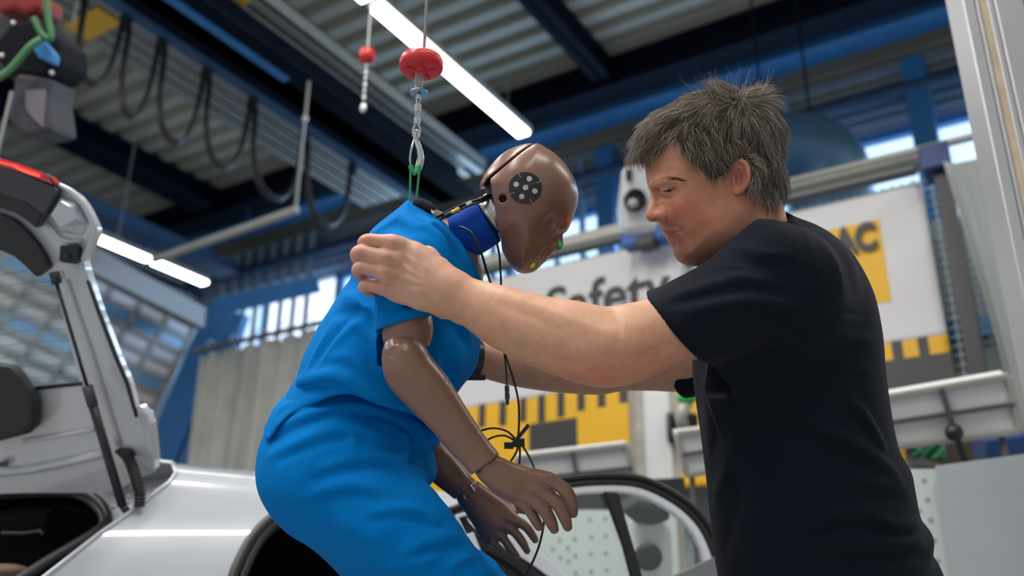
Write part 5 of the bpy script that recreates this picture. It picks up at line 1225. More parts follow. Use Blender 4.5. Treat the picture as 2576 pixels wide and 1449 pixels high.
for y0, y1, r_ in ((238, 250, .0044), (262, 280, .0055), (295, 311, .0055)):
    MB().tube([m2w(M(1053-(y0-240)*.06, y0, HD)), m2w(M(1053-(y1-240)*.06, y1, HD))], r_, 12).build('ferrule', M_alu_b, HO, smooth=True, auto=40)
for s_ in (-1, 1):
    MB().tube([m2w(M(1053-(y-240)*.06+s_*w_, y, HD)) for y, w_ in ((245, 2), (262, 3), (270, 2), (285, 4), (295, 2), (312, 3), (322, 8), (333, 9), (343, 3))], .0018, 8).build('rope_loop', M_steel, HO, smooth=True)
hk = [(1047, 334, 4), (1044, 346, 5.5), (1050, 360, 7), (1056, 378, 8), (1058, 398, 9), (1054, 418, 9), (1047, 432, 7), (1040, 436, 4.5), (1036, 428, 3.5), (1033, 415, 3.2)]
C_ = catmull([list(m2w(M(x, y, HD)))+[r/F*HD] for x, y, r in hk], 6); MB().tube([c[:3] for c in C_], [c[3] for c in C_], 14).build('hook', mat('polished_hook', (.62, .62, .62), .22, .95), HO, smooth=True)
MB().tube([m2w(M(x, y, HD)) for x, y in ((1042, 350), (1034, 378), (1031, 398), (1033, 416))], .0018, 8).build('latch', M_steel, HO, smooth=True)
MB().tube([m2w(M(1047+7*math.cos(a), 338+10*math.sin(a), HD)) for a in np.linspace(0, 6.28, 20)], .0022, 8).build('eye', M_steel, HO, smooth=True)
# green sling
M_sl = mat('green_webbing', (.03, .36, .12), .85, bump=.0015, bscale=350)
b = MB(); ribs = [(1033, 414, 1031, 505), (1056, 416, 1046, 508)]
for x0, y0, x1, y1 in ribs: b.bar(m2w(M(x0, y0, HD-.004)), m2w(M(x1, y1+8, HD-.002)), .0075, .003, up=RT)
b.tube([m2w(M(x, y, HD-.003)) for x, y in ((1033, 416), (1036, 428), (1044, 436), (1052, 430), (1056, 416))], .0045, 8)
sl = b.build('sling', M_sl, bevel=.0008); tag(sl, 'green woven sling looped over the steel hook at the dummy neck', 'sling')
# ---------------------------------------------------------------- the man
def skin_mat(name, rough=.45):
    m = mat(name, (.5, .3, .2), rough, bump=.00032, bscale=520, attr='tone', var=.12, vscale=60, sss=.10, spec=.35, detail=5)
    return m
M_flesh = skin_mat('skin')
M_shirt = mat('navy_black_cotton', (.0052, .0075, .0142), .8, bump=.00025, bscale=1100, spec=.10, sheen=.02)
M_denim = mat('dark_trousers', (.012, .014, .022), .8, bump=.0004, bscale=700)
M_hair = None
_c = P(1960, 1449, 1.5)
MAN = empty('person', (_c[0], _c[1], 0), 'man with short greying hair in a black t-shirt holding the dummy with both arms', 'person')
BASE = np.array([.56, .255, .155]); RED = np.array([.56, .155, .11]); PALE = np.array([.60, .31, .20]); ARM = np.array([.58, .31, .195]); HANDC = np.array([.60, .34, .245])
def gauss(px, py, x, y, rx, ry): return np.exp(-((px-x)/rx)**2-((py-y)/ry)**2)[:, None]
def mixc(c, w, col): return c*(1-w)+np.asarray(col)*w
TH = (.26, 0.0)
def man_head():
    d0 = 1.52; lo, hi = bounds(1580, 235, 2030, 740, 1.34, 1.74); f = Field(lo, hi, .00165)
    skull = [(1623, 400), (1626, 372), (1640, 335), (1668, 304), (1710, 283), (1770, 270), (1840, 272), (1895, 290), (1935, 330), (1955, 385), (1958, 430), (1948, 470), (1930, 500), (1960, 530), (2000, 600), (2000, 700), (1900, 730), (1800, 720), (1770, 672), (1750, 659), (1725, 658), (1711, 654), (1703, 643), (1701, 630), (1697, 616), (1688, 609), (1680, 596), (1670, 583), (1662, 572), (1655, 562), (1645, 540), (1638, 515), (1636, 492), (1628, 476), (1624, 459), (1622, 436)]
    f.puff(skull, d0, .074, .055, tilt=TH)
    f.ell(M(1800, 400, d0+.01), (.100, .080, .079), k=.03)
    # jaw and cheek volume, near side
    f.ell(M(1765, 560, d0-.018), (.050, .050, .050), k=.03)
    f.ell(M(1727, 633, d0-.012), (.017, .016, .026), k=.012)
    f.path(*pr([(1830, 540, 1.470, 20), (1800, 600, 1.473, 22), (1750, 640, 1.482, 20)]), k=.03)
    # sternomastoid / neck
    f.path(*pr([(1900, 520, 1.52, 66), (1905, 620, 1.52, 74), (1930, 700, 1.52, 90)]), k=.03)
    f.path(*pr([(1868, 500, 1.465, 16), (1858, 580, 1.472, 17), (1840, 660, 1.482, 16)]), k=.02)
    # nose
    f.path(*pr([(1647, 488, 1.484, 10), (1645, 508, 1.479, 11), (1641, 526, 1.474, 12), (1638.5, 541, 1.473, 14)]), k=.010)
    f.ell(M(1667, 542, 1.4635), (.0112, .0088, .009), k=.012)
    f.ell(M(1660, 541, 1.492), (.0105, .0095, .009), k=.007)
    f.path(*pr([(1641, 546, 1.474, 11), (1656, 549, 1.476, 8), (1668, 556, 1.478, 7)]), k=.006)
    # brow ridge, eye socket, eye
    f.brush(1657, 487, 13, -8); f.brush(1690, 482, 21, -3.5); f.brush(1672, 489, 12, -3.0)
    f.path(*pr([(1640, 468, 1.470, 5), (1665, 459, 1.455, 7), (1690, 454, 1.446, 6), (1712, 458, 1.443, 4)]), k=.016)
    f.ell(M(1682, 480, 1.4605), (.0125, .0115, .0115), k=.004)
    f.fold([(1664, 470), (1678, 464), (1694, 462), (1708, 464)], 3.2, -2.0)
    f.fold([(1665, 478), (1675, 473), (1688, 469), (1700, 470)], 2.4, 1.5)
    f.fold([(1668, 488), (1680, 490), (1694, 484)], 2.6, 1.2); f.fold([(1668, 495), (1682, 499), (1700, 491)], 3.2, -1.3)
    # philtrum, lips
    f.brush(1667, 566, 5, -1.2)
    f.path(*pr([(1672, 577, 1.482, 6.5), (1690, 580, 1.470, 5.5), (1705, 578, 1.462, 3.5)]), k=.007)
    f.path(*pr([(1686, 592, 1.482, 8), (1697, 590, 1.470, 5.5), (1706, 585, 1.463, 3.5)]), k=.007)
    f.fold([(1677, 586), (1690, 588), (1703, 583), (1714, 577)], 2.6, -4.5, )
    f.brush(1714, 578, 6, -2.0); f.fold([(1712, 575), (1722, 588), (1727, 600)], 5, -1.4)
    f.fold([(1678, 556), (1700, 570), (1717, 590)], 7, -1.2)
    f.brush(0, 0, 12, -5.5, at=M(1689, 612, 1.487)); f.brush(1700, 606, 9, -2.0); f.brush(1712, 632, 15, 2.0)
    # nostril, ala crease
    f.ell(M(1654, 553.5, 1.466), (.0060, .0030, .007), k=.001, op='s'); f.fold([(1672, 527), (1682, 540), (1679, 553)], 3.4, -3.4)
    f.fold([(1650, 552), (1662, 549), (1668, 553)], 2.2, -1.5)
    # cheek apple, temple hollow, jaw angle
    f.brush(1712, 520, 30, 2.0); f.brush(1730, 420, 30, -2.0); f.brush(1790, 500, 40, -1.5); f.brush(1700, 505, 16, -.8)
    f.fold([(1650, 415), (1690, 408), (1730, 412)], 2.4, -1.1); f.fold([(1645, 430), (1690, 424), (1725, 430)], 2.4, -1.1); f.fold([(1640, 446), (1680, 440), (1715, 446)], 2.4, -.9)
    f.fold([(1718, 462), (1735, 456), (1755, 452)], 2, -.6); f.fold([(1716, 470), (1735, 470), (1750, 474)], 2, -.5)
    f.fold([(1862, 490), (1858, 520), (1850, 556)], 1.6, -.8); f.fold([(1876, 490), (1872, 530), (1864, 570)], 1.6, -.7)
    # ear
    ec = f.hit(1855, 450); ez = ec[2]
    f.brush(1850, 450, 20, -2.5)
    rim = [(1843, 424, 0, 3.5), (1850, 408, -.006, 5), (1864, 404, -.012, 6), (1877, 413, -.016, 6.5), (1883, 432, -.018, 7), (1883, 454, -.016, 7), (1874, 470, -.011, 7), (1862, 482, -.005, 7.5), (1850, 484, -.002, 7), (1844, 474, 0, 5)]
    f.path([M(x, y, ez+dz) for x, y, dz, r in rim], [r/F*ez for x, y, dz, r in rim], k=.003)
    f.puff([(1846, 420), (1860, 409), (1876, 418), (1881, 440), (1876, 464), (1862, 478), (1850, 478), (1846, 460)], ez-.0045, .005, .004, tilt=(-.30, 0), k=.004)
    f.path([M(x, y, ez+dz) for x, y, dz in ((1858, 430, -.006), (1868, 436, -.011), (1870, 450, -.010), (1864, 463, -.007))], [3.6/F*ez]*4, k=.003)
    f.ell(M(1857, 444, ez-.010), (.0075, .0135, .009), k=.002, op='s'); f.ell(M(1859, 458, ez-.008), (.005, .007, .006), k=.002, op='s')
    f.path([M(x, y, ez-.004) for x, y in ((1843, 446), (1847, 453), (1845, 461))], [4.5/F*ez]*3, k=.004)
    f.fold([(1856, 416), (1870, 422), (1876, 442), (1871, 460)], 2.2, -3.2)
    f.smooth(1)
    global HEADF; HEADF = f
    def colr(V, px, py):
        c = np.tile(BASE, (len(V), 1)); n = V[:, 0]*0
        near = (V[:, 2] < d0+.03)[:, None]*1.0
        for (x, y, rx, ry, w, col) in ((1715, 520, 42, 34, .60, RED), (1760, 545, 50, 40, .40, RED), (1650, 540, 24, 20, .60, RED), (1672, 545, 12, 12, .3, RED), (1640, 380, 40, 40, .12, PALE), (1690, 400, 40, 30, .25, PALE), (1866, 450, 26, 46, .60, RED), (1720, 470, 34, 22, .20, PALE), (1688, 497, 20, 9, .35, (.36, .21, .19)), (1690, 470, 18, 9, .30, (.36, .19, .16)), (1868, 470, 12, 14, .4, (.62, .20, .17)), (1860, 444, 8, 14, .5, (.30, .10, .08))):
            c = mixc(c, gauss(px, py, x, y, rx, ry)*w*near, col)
        ml_ = gauss(px, py, 1690, 586.5, 12, 2.2)+gauss(px, py, 1707, 581, 8, 2.2); c = mixc(c, np.clip(ml_, 0, 1)*.7, (.20, .05, .045))  # shade of the mouth crease mixed into the skin colour
        # lips
        lw = np.clip(gauss(px, py, 1680, 579, 13, 5.5)+gauss(px, py, 1695, 582, 13, 4)+gauss(px, py, 1690, 592, 11, 5), 0, 1); c = mixc(c, lw*.75, (.42, .13, .12))
        # stubble zone: jaw, chin, upper lip, with real blotchy density
        rn = RNG.random(len(V))[:, None]
        def soft(v, a, b): return np.clip((v-a)/(b-a), 0, 1)[:, None]
        jaw = soft(py+.30*np.maximum(px-1740, 0), 590, 655)*soft(px, 1690, 1730)
        jaw = np.clip(jaw, 0, 1)*soft(-px, -1900, -1850); ml = gauss(px, py, 1690, 567, 20, 8)*.7+gauss(px, py, 1730, 636, 46, 26)*.55
        st = np.clip(np.maximum(jaw, ml)*(1-lw), 0, 1)*(.40+.35*rn); c = mixc(c, st, (.13, .085, .07))
        # brow shading hair is separate; scalp under the hair is dark
        return c
    V, Q = f.raw(); return V, Q, colr
def arm_near_color(V, px, py):
    wv = np.clip((1180-px)/160, 0, 1)[:, None]; c = ARM*(1-wv)+HANDC*wv
    for (x, y, rx, ry, w, col) in ((1500, 940, 130, 50, .65, RED), (1650, 900, 90, 60, .35, RED), (925, 600, 30, 14, .6, RED), (905, 640, 22, 16, .6, RED), (905, 690, 24, 16, .5, RED), (930, 725, 34, 18, .5, RED), (975, 640, 18, 14, .35, RED), (990, 605, 16, 10, .3, RED), (970, 685, 18, 12, .3, RED), (972, 722, 18, 12, .3, RED), (1250, 800, 120, 50, .15, PALE)):
        c = mixc(c, gauss(px, py, x, y, rx, ry)*w, col)
    n = np.array([noise.noise(Vector((x*.02, y*.02, 3.0))) for x, y in zip(px[::1], py[::1])])[:, None]*.5 if len(px) < 60000 else RNG.random((len(px), 1))*.05
    return np.clip(c*(1+.12*n), 0, 1)
def arm_prims(f):
    P_, R_ = pairs([(1217, 702, 1172, 828, 1.345), (1298, 727, 1230, 868, 1.335), (1385, 749, 1310, 910, 1.322), (1464, 759, 1412, 950, 1.31), (1530, 771, 1505, 974, 1.302), (1580, 763, 1590, 962, 1.305), (1628, 751, 1680, 927, 1.315), (1720, 715, 1790, 890, 1.345), (1860, 660, 1900, 860, 1.40)])
    R_[0] = .0345; pre = pr([(1085, 712, 1.358, 44), (1135, 738, 1.352, 54)])
    f.path(pre[0]+P_, pre[1]+R_)
    f.puff([(1045, 627), (1075, 638), (1108, 661), (1150, 686), (1176, 704), (1155, 808), (1132, 794), (1100, 779), (1050, 772), (1035, 700)], 1.353, .0255, .034, tilt=(-.07, 0), k=.012)
def man_arm_near():
    lo, hi = bounds(870, 560, 2000, 1000, 1.21, 1.47); f = Field(lo, hi, .0019)
    arm_prims(f); f.smooth(5)
    f.brush(1500, 945, 34, 4); f.brush(1470, 900, 40, 2); f.brush(1530, 800, 40, -4); f.brush(1600, 850, 60, 3)
    f.fold([(1240, 730), (1330, 762), (1430, 800), (1510, 830)], 18, 2.2); f.fold([(1240, 760), (1330, 795), (1430, 840)], 14, -1.6)
    f.fold([(1300, 870), (1400, 905), (1480, 920)], 16, -2.0); f.fold([(1540, 780), (1560, 830), (1545, 880)], 12, -2.0)
    f.fold([(1580, 900), (1660, 880), (1740, 860)], 16, -1.5)
    g = f
    # hand: dorsum
    g.puff([(1125, 668), (1100, 648), (1065, 621), (1042, 607), (1010, 596), (985, 596), (968, 612), (958, 640), (955, 670), (953, 700), (955, 730), (975, 752), (1001, 764), (1042, 772), (1080, 775), (1120, 790)], 1.3630, .0175, .022, tilt=(-.10, 0), k=.02)
    g.path(*pr([(1120, 728, 1.3490, 52), (1090, 715, 1.3540, 50), (1050, 690, 1.3580, 40)]), k=.014)
    def fg(pts, k=.0022): g.path(*pr(pts), k=k, sm=5); g.path(*pr([(x, y, d, r*.92) for x, y, d, r in pts[:2]]), k=.010, sm=1)
    fg([(1005, 615, 1.3540, 18), (985, 610, 1.3500, 18), (950, 606, 1.3520, 17), (925, 604, 1.3580, 16.5), (914, 610, 1.3710, 15), (916, 622, 1.3910, 14), (925, 630, 1.4060, 12)])
    fg([(995, 650, 1.3500, 21), (972, 648, 1.3460, 20.5), (935, 641, 1.3470, 19.5), (908, 634, 1.3540, 19), (897, 640, 1.3680, 17), (900, 652, 1.3900, 15), (912, 660, 1.4060, 13)])
    fg([(990, 686, 1.3500, 20), (968, 683, 1.3470, 20), (935, 676, 1.3490, 19), (911, 672, 1.3560, 18.5), (901, 679, 1.3700, 17), (905, 690, 1.3900, 15), (918, 698, 1.4060, 13)])
    fg([(990, 728, 1.3580, 18), (968, 724, 1.3550, 18), (945, 720, 1.3560, 17.5), (925, 717, 1.3620, 17), (916, 722, 1.3740, 15.5), (922, 730, 1.3920, 14), (935, 736, 1.4060, 12)])
    # thumb round the front of the shoulder (hidden side)
    fg([(1085, 650, 1.3660, 20), (1075, 640, 1.3910, 19), (1050, 640, 1.4110, 16), (1030, 655, 1.4210, 13)], .005)
    for x, y, r, a in ((988, 608, 11, 2.0), (973, 645, 12, 2.4), (968, 681, 11, 2.0), (968, 720, 11, 2.2)): g.brush(x, y, r, a)
    for L in ([(1000, 622), (1030, 650), (1060, 680)], [(985, 650), (1020, 672), (1065, 700)], [(985, 686), (1030, 700), (1070, 715)], [(985, 720), (1030, 728), (1075, 732)]): g.fold(L, 5, 1.2)
    for L in ([(990, 630), (1020, 660), (1050, 690)], [(980, 667), (1020, 688), (1060, 707)], [(980, 705), (1025, 716), (1065, 724)]): g.fold(L, 6, -1.3)
    g.fold([(1010, 635), (1040, 655), (1072, 672), (1095, 690)], 2.2, .9); g.fold([(1000, 690), (1030, 705), (1075, 716)], 2.2, .8)
    g.fold([(1085, 655), (1080, 700), (1070, 745)], 5, -.6)
    for x in ((922, 598), (905, 628), (908, 668), (922, 712)): g.brush(*x, 9, .8)
    return [g.raw()]
def man_arm_far():
    lo, hi = bounds(1090, 820, 1900, 1030, 1.55, 1.92); f = Field(lo, hi, .003)
    P_, R_ = pairs([(1195, 866, 1190, 944, 1.71), (1215, 862, 1205, 948, 1.715), (1250, 868, 1240, 958, 1.725), (1300, 872, 1298, 972, 1.735), (1375, 870, 1375, 984, 1.745), (1440, 868, 1442, 990, 1.75), (1500, 868, 1500, 992, 1.75), (1560, 866, 1562, 984, 1.745), (1640, 850, 1640, 983, 1.74), (1720, 840, 1720, 984, 1.73), (1850, 800, 1850, 960, 1.70)])
    f.path(P_, R_); f.brush(1520, 985, 24, 3)
    V, Q = f.raw()
    lo, hi = bounds(1070, 820, 1230, 980, 1.62, 1.86); g = Field(lo, hi, .002)
    g.puff([(1215, 866), (1175, 855), (1135, 858), (1118, 890), (1122, 925), (1165, 945), (1205, 946)], 1.74, .017, .02)
    for y0 in (862, 884, 906, 926):
        g.path(*pr([(1135, y0, 1.745, 13), (1110, y0-2, 1.76, 12.5), (1098, y0, 1.775, 11.5), (1096, y0+4, 1.79, 10)]), k=.002, sm=4)
    g.path(*pr([(1190, 870, 1.73, 16), (1160, 850, 1.71, 14), (1135, 845, 1.70, 11)]), k=.005)
    return [(V, Q), g.raw()]
def build_man_body():
    V, Q, hc = man_head(); parts = [(V, Q, hc)]
    for a, b in man_arm_near(): parts.append((a, b, arm_near_color))
    for a, b in man_arm_far(): parts.append((a, b, lambda V, px, py: np.tile(ARM, (len(V), 1))))
    # hidden torso core that joins head and arms under the shirt
    lo, hi = bounds(1700, 560, 2350, 1560, 1.30, 1.90); f = Field(lo, hi, .009)
    f.path(*pr([(1940, 640, 1.52, 70), (1990, 760, 1.53, 110), (2000, 1000, 1.54, 120), (2040, 1300, 1.55, 125), (2060, 1500, 1.56, 120)]))
    f.path(*pr([(1900, 770, 1.42, 60), (1990, 720, 1.45, 75), (1960, 700, 1.60, 75), (1850, 860, 1.70, 50)]), k=.03)
    a, b = f.raw(); parts.append((a, b, lambda V, px, py: np.tile(BASE, (len(V), 1))))
    VV = np.concatenate([p[0] for p in parts]); k = 0; QQ = []
    for p in parts: QQ.append(p[1]+k); k += len(p[0])
    cols = np.concatenate([p[2](p[0], CX+F*p[0][:, 0]/p[0][:, 2], CY+F*p[0][:, 1]/p[0][:, 2]) for p in parts])
    return np_mesh('body', VV, np.concatenate(QQ), M_flesh, MAN, lambda V, px, py: cols)
BODY = build_man_body()
# eye: dark iris and lashes inside the lid slit
def man_details():
    f = HEADF
    def on(x, y, lift): c = f.hit(x, y); return m2w(c-np.array([0, 0, lift]))
    G = [[on(1672+22*t, (480.5-5*t)+(j/4-.5)*2*(3.8*math.sin(math.pi*min(max(t, .02), .98)))+1.5, .0006) for j in range(5)] for t in np.linspace(0, 1, 9)]
    MB().grid(G).build('eye', mat('eye_dark', (.11, .075, .06), .12), MAN, smooth=True)['label'] = 'lowered eye'
    MB().ell(on(1683, 479.5, .0002), (.0030, .0024, .0012), 16, 0, (RT, DN, FW)).build('iris', mat('iris_dark', (.014, .009, .007), .1), MAN, smooth=True)
    b = MB()
    for k in range(26):
        t = k/25; x = 1669+29*t; y = 477-8*t+2*math.sin(math.pi*t); p = on(x, y+3, .0008); q = p+(-RT*(.004-.005*t)+DN*.004-FW*.002)*(.45+.3*random.random())
        b.tube([p, (p+q)/2+DN*.0008, q], [.00022, .00018, .00005], 4, cap=False)
    b.build('eyelashes', mat('lash_dark', (.02, .014, .011), .6), MAN)['kind'] = 'stuff'
man_details()

# ---------------------------------------------------------------- hair as real strands
M_hs = bpy.data.materials.new('greying_hair'); M_hs.use_nodes = True
_b = M_hs.node_tree.nodes['Principled BSDF']; _b.inputs['Roughness'].default_value = .42; _b.inputs['Specular IOR Level'].default_value = .45
_hi = M_hs.node_tree.nodes.new('ShaderNodeHairInfo'); _cr = M_hs.node_tree.nodes.new('ShaderNodeValToRGB')
_e = _cr.color_ramp.elements; _e[0].position = 0; _e[0].color = (.050, .030, .019, 1); _e[1].position = 1; _e[1].color = (.60, .56, .51, 1)
for p_, c_ in ((.40, (.11, .070, .046, 1)), (.64, (.20, .148, .112, 1)), (.82, (.38, .33, .28, 1))): x = _e.new(p_); x.color = c_
M_hs.node_tree.links.new(_hi.outputs['Random'], _cr.inputs[0]); M_hs.node_tree.links.new(_cr.outputs[0], _b.inputs['Base Color'])
def strands(name, roots, r0, r1, m, parent, kind='stuff'):
    """roots: list of point lists (world coordinates)"""
    hc = bpy.data.hair_curves.new(name); hc.add_curves([len(s) for s in roots])
    pos = np.concatenate([np.asarray(s) for s in roots]).astype(np.float32)
    hc.points.foreach_set('position', pos.ravel())
    ra = np.concatenate([np.linspace(r0, r1, len(s)) for s in roots]).astype(np.float32)
    at = hc.attributes.get('radius') or hc.attributes.new('radius', 'FLOAT', 'POINT'); at.data.foreach_set('value', ra)
    hc.materials.append(m); o = bpy.data.objects.new(name, hc); COL.objects.link(o)
    o.parent = parent; o.matrix_parent_inverse = Matrix.Translation(-Vector(parent.location)); o['kind'] = kind; return o
def in_poly(x, y, poly):
    c = False; n = len(poly)
    for i in range(n):
        a, b = poly[i], poly[(i+1) % n]
        if (a[1] > y) != (b[1] > y) and x < (b[0]-a[0])*(y-a[1])/(b[1]-a[1]+1e-12)+a[0]: c = not c
    return c
def man_hair():
    f = HEADF; d0 = 1.52
    # volume of hair, slightly inside the final outline
    lo, hi = bounds(1560, 195, 2030, 560, 1.34, 1.74); g = Field(lo, hi, .0020)
    outline = [(1588, 388), (1600, 345), (1618, 318), (1650, 292), (1700, 268), (1745, 250), (1800, 238), (1855, 238), (1905, 246), (1926, 275), (1940, 330), (1955, 380), (1972, 425), (1975, 460), (1966, 500), (1948, 512), (1925, 490), (1900, 478), (1886, 465), (1889, 430), (1878, 404), (1862, 396), (1845, 404), (1836, 420), (1826, 436), (1806, 446), (1792, 452), (1780, 440), (1765, 426), (1740, 405), (1716, 380), (1704, 358), (1690, 350), (1672, 368), (1650, 380), (1625, 392), (1600, 400)]
    g.puff(outline, d0+.004, .079, .045, tilt=(.20, 0), smooth=True)
    g.ell(M(1815, 345, d0+.008), (.094, .058, .086), k=.03)
    sh = Field(lo, hi, .0020)
    ix = [np.clip(((g.ax[i]-f.lo[i])/f.h).astype(int), 0, f.n[i]-1) for i in range(3)]
    sh.D = f.D[np.ix_(*ix)]-.0075
    mk = Field(lo, hi, .0020); mk.puff(outline, 1.447, .20, .006, smooth=True)
    dd_ = np.maximum(sh.D, mk.D); kk = .010; hh = np.maximum(kk-np.abs(g.D-dd_), 0)/kk; g.D = (np.minimum(g.D, dd_)-hh*hh*kk*.25).astype(np.float32)
    g.smooth(2)
    for i in range(46):
        t = random.random(); x = 1640+290*random.random(); y = 265+random.random()*150
        if in_poly(x, y, outline): 
            dx = -26-14*random.random(); dy = 10+22*random.random(); g.fold([(x, y), (x+dx*.5, y+dy*.4), (x+dx, y+dy)], 3.5, random.choice((-2.2, 1.8)))
    g.mesh('hair_mass', mat('hair_under', (.034, .022, .015), .8, bump=.001, bscale=300, stretch=(1, 1, 1)), MAN)
    global HAIRF; HAIRF = g
    # strand directions in pixel space: control vectors
    ctrl = [((1610, 350), (-.7, .75)), ((1640, 320), (-.9, .5)), ((1700, 290), (-.9, .45)), ((1760, 270), (-.85, .35)), ((1830, 240), (-.5, -.6)), ((1895, 240), (.5, -.6)), ((1930, 300), (.5, .7)), ((1870, 290), (.0, 1.0)), ((1840, 275), (-.4, .8)), ((1905, 280), (.5, .8)), ((1800, 320), (.15, .95)), ((1745, 335), (.25, .9)), ((1690, 330), (-.8, .45)), ((1660, 350), (-.75, .55)), ((1725, 372), (.45, .85)), ((1750, 405), (.6, .8)), ((1780, 400), (.45, .9)), ((1840, 380), (.35, .9)), ((1900, 370), (.3, .95)), ((1950, 400), (.3, .95)), ((1930, 460), (.1, 1.0)), ((1965, 480), (.15, 1.0)), ((1785, 435), (.15, 1.0)), ((1890, 430), (.1, 1.0))]
    cx = np.array([c[0] for c in ctrl], float); cd = np.array([c[1] for c in ctrl], float)
    def direc(x, y):
        w = 1/(((cx-[x, y])**2).sum(1)+400)**1.5; v = (w[:, None]*cd).sum(0); return v/np.linalg.norm(v)
    V, Q = g.raw(); W = V; nx = None
    # normals from the field gradient
    def grad(p):
        i = np.clip(((p-g.lo)/g.h).astype(int), 1, g.n-2); D = g.D
        v = np.array([D[i[0]+1, i[1], i[2]]-D[i[0]-1, i[1], i[2]], D[i[0], i[1]+1, i[2]]-D[i[0], i[1]-1, i[2]], D[i[0], i[1], i[2]+1]-D[i[0], i[1], i[2]-1]]); return v/(np.linalg.norm(v)+1e-9)
    out = []; N = 21000; idx = RNG.choice(len(V), N*2, replace=True)
    for k in idx:
        p = V[k]; px = CX+F*p[0]/p[2]; py = CY+F*p[1]/p[2]
        n = grad(p)
        if py > 470 and px < 1860: continue
        back = p[2] > d0+.03
        if n[1] > .85 and not back: continue            # underside next to the skin
        if back and random.random() < .55: continue
        clump = noise.noise_vector(Vector((px*.045, py*.045, p[2]*20)))
        L = .016+.020*random.random()
        if py > 395 and px < 1846: L *= .55
        if py < 262 and 1790 < px < 1925: L *= 1.15
        d2 = direc(px, py); c2 = noise.noise(Vector((px*.11, py*.11, p[2]*40))); ang = .75*clump[0]+.55*c2+.35*(random.random()-.5); ca, sa = math.cos(ang), math.sin(ang); d2 = np.array([d2[0]*ca-d2[1]*sa, d2[0]*sa+d2[1]*ca])
        dv = np.array([d2[0], d2[1], 0.0]); dv -= n*(dv@n); dv /= np.linalg.norm(dv)+1e-6
        lift = .14+.30*random.random()+.25*max(c2, 0)+(.5 if (py < 258 and 1810 < px < 1930) else 0)
        pts = [p-n*.004]; cur = p.copy(); step = L/5
        for j in range(5):
            vdir = dv+n*(lift*(1-.22*j))+np.array([0, .10*j*(0 if lift > .6 else 1), 0])+.22*np.array([clump[1], clump[2], clump[0]])*j
            vdir /= np.linalg.norm(vdir); cur = cur+vdir*step; pts.append(cur.copy())
        pe = pts[-1]; ex_, ey_ = CX+F*pe[0]/pe[2], CY+F*pe[1]/pe[2]
        if not back and ((1846 < ex_ < 1886 and 412 < ey_ < 495) or (1852 < px < 1884 and py > 400)): continue
        out.append(m2w(np.array(pts)))
        if len(out) >= N: break
    # loose fly-away hairs on the crown and fringe
    for k in range(110):
        x = 1770+150*random.random(); y = 246+8*random.random(); p = g.hit(x, y)
        if p is None: continue
        a = -math.pi/2+(x-1845)/75*.8+.5*(random.random()-.5); L = .025+.03*random.random(); cv = (random.random()-.5)*1.6; pts = [p]; cur = p.copy()
        for j in range(6): a += cv/6; cur = cur+np.array([math.cos(a), math.sin(a), .3*(random.random()-.5)])*L/6; pts.append(cur.copy())
        out.append(m2w(np.array(pts)))
    for k in range(500):
        x = 1590+70*random.random(); y = 372+26*random.random(); p = g.hit(x, y)
        if p is None: continue
        a = 2.1+.9*(random.random()-.5); L = .012+.014*random.random(); pts = [p]; cur = p.copy()
        for j in range(4): a += .25*(random.random()-.5); cur = cur+np.array([math.cos(a), math.sin(a), -.1])*L/4; pts.append(cur.copy())
        out.append(m2w(np.array(pts)))
    strands('hair', out, .00021, .00006, M_hs, MAN)
    def gradf(p):
        i = np.clip(((p-f.lo)/f.h).astype(int), 2, f.n-3); D = f.D
        v = np.array([D[i[0]+2, i[1], i[2]]-D[i[0]-2, i[1], i[2]], D[i[0], i[1]+2, i[2]]-D[i[0], i[1]-2, i[2]], D[i[0], i[1], i[2]+2]-D[i[0], i[1], i[2]-2]]); return v/(np.linalg.norm(v)+1e-9)
    # eyebrow, far brow tip
    out = []; bx = [1640, 1650, 1664, 1680, 1700, 1720]; by = [467, 461, 454, 450, 450, 455]; bw = [6, 8, 6, 5, 3.5, 1.4]
    for k in range(620):
        x = 1640+80*random.random()**1.5; y = np.interp(x, bx, by)+(random.random()-.5)*np.interp(x, bx, bw)*1.5; p = f.hit(x, y)
        if p is None: continue
        n = gradf(p); t = (x-1640)/80; a = -.9+1.1*t+.5*(random.random()-.5); L = .0045+.0025*random.random(); q = p+np.array([math.cos(a), math.sin(a), 0])*L+n*.0016; out.append(m2w(np.array([p-n*.0003, (p+q)/2+n*.0006, q])))
    for k in range(8):
        p = M(1627+9*random.random(), 474+7*random.random(), 1.515); q = p+np.array([.0030, .0025, -.004]); out.append(m2w(np.array([p, q])))
    strands('eyebrow', out, .00011, .00004, M_hb, MAN)
    # stubble
    out = []
    for k in range(9000):
        x = 1655+215*random.random(); y = 495+168*random.random()
        dj = min(max((y-(600-.30*max(0, x-1740)-.0*x))/55, 0), 1)*min(max((x-1690)/30, 0), 1)*min(max((1880-x)/40, 0), 1)
        if 1665 < x < 1706 and 560 < y < 573: dj = .5
        if 1690 < x < 1712 and 598 < y: dj = .5
        if random.random() > dj: continue
        p = f.hit(x, y, strict=True)
        if p is None or p[2] > 1.53: continue
        a = 1.9+1.0*(random.random()-.5); L = .0010+.0010*random.random(); q = p+np.array([math.cos(a)*.7, math.sin(a)*.8, -.5])*L; out.append(m2w(np.array([p, q])))
    strands('stubble', out, .00006, .000025, M_hb, MAN)
M_hb = mat('brow_hair', (.085, .055, .042), .6)
man_hair()

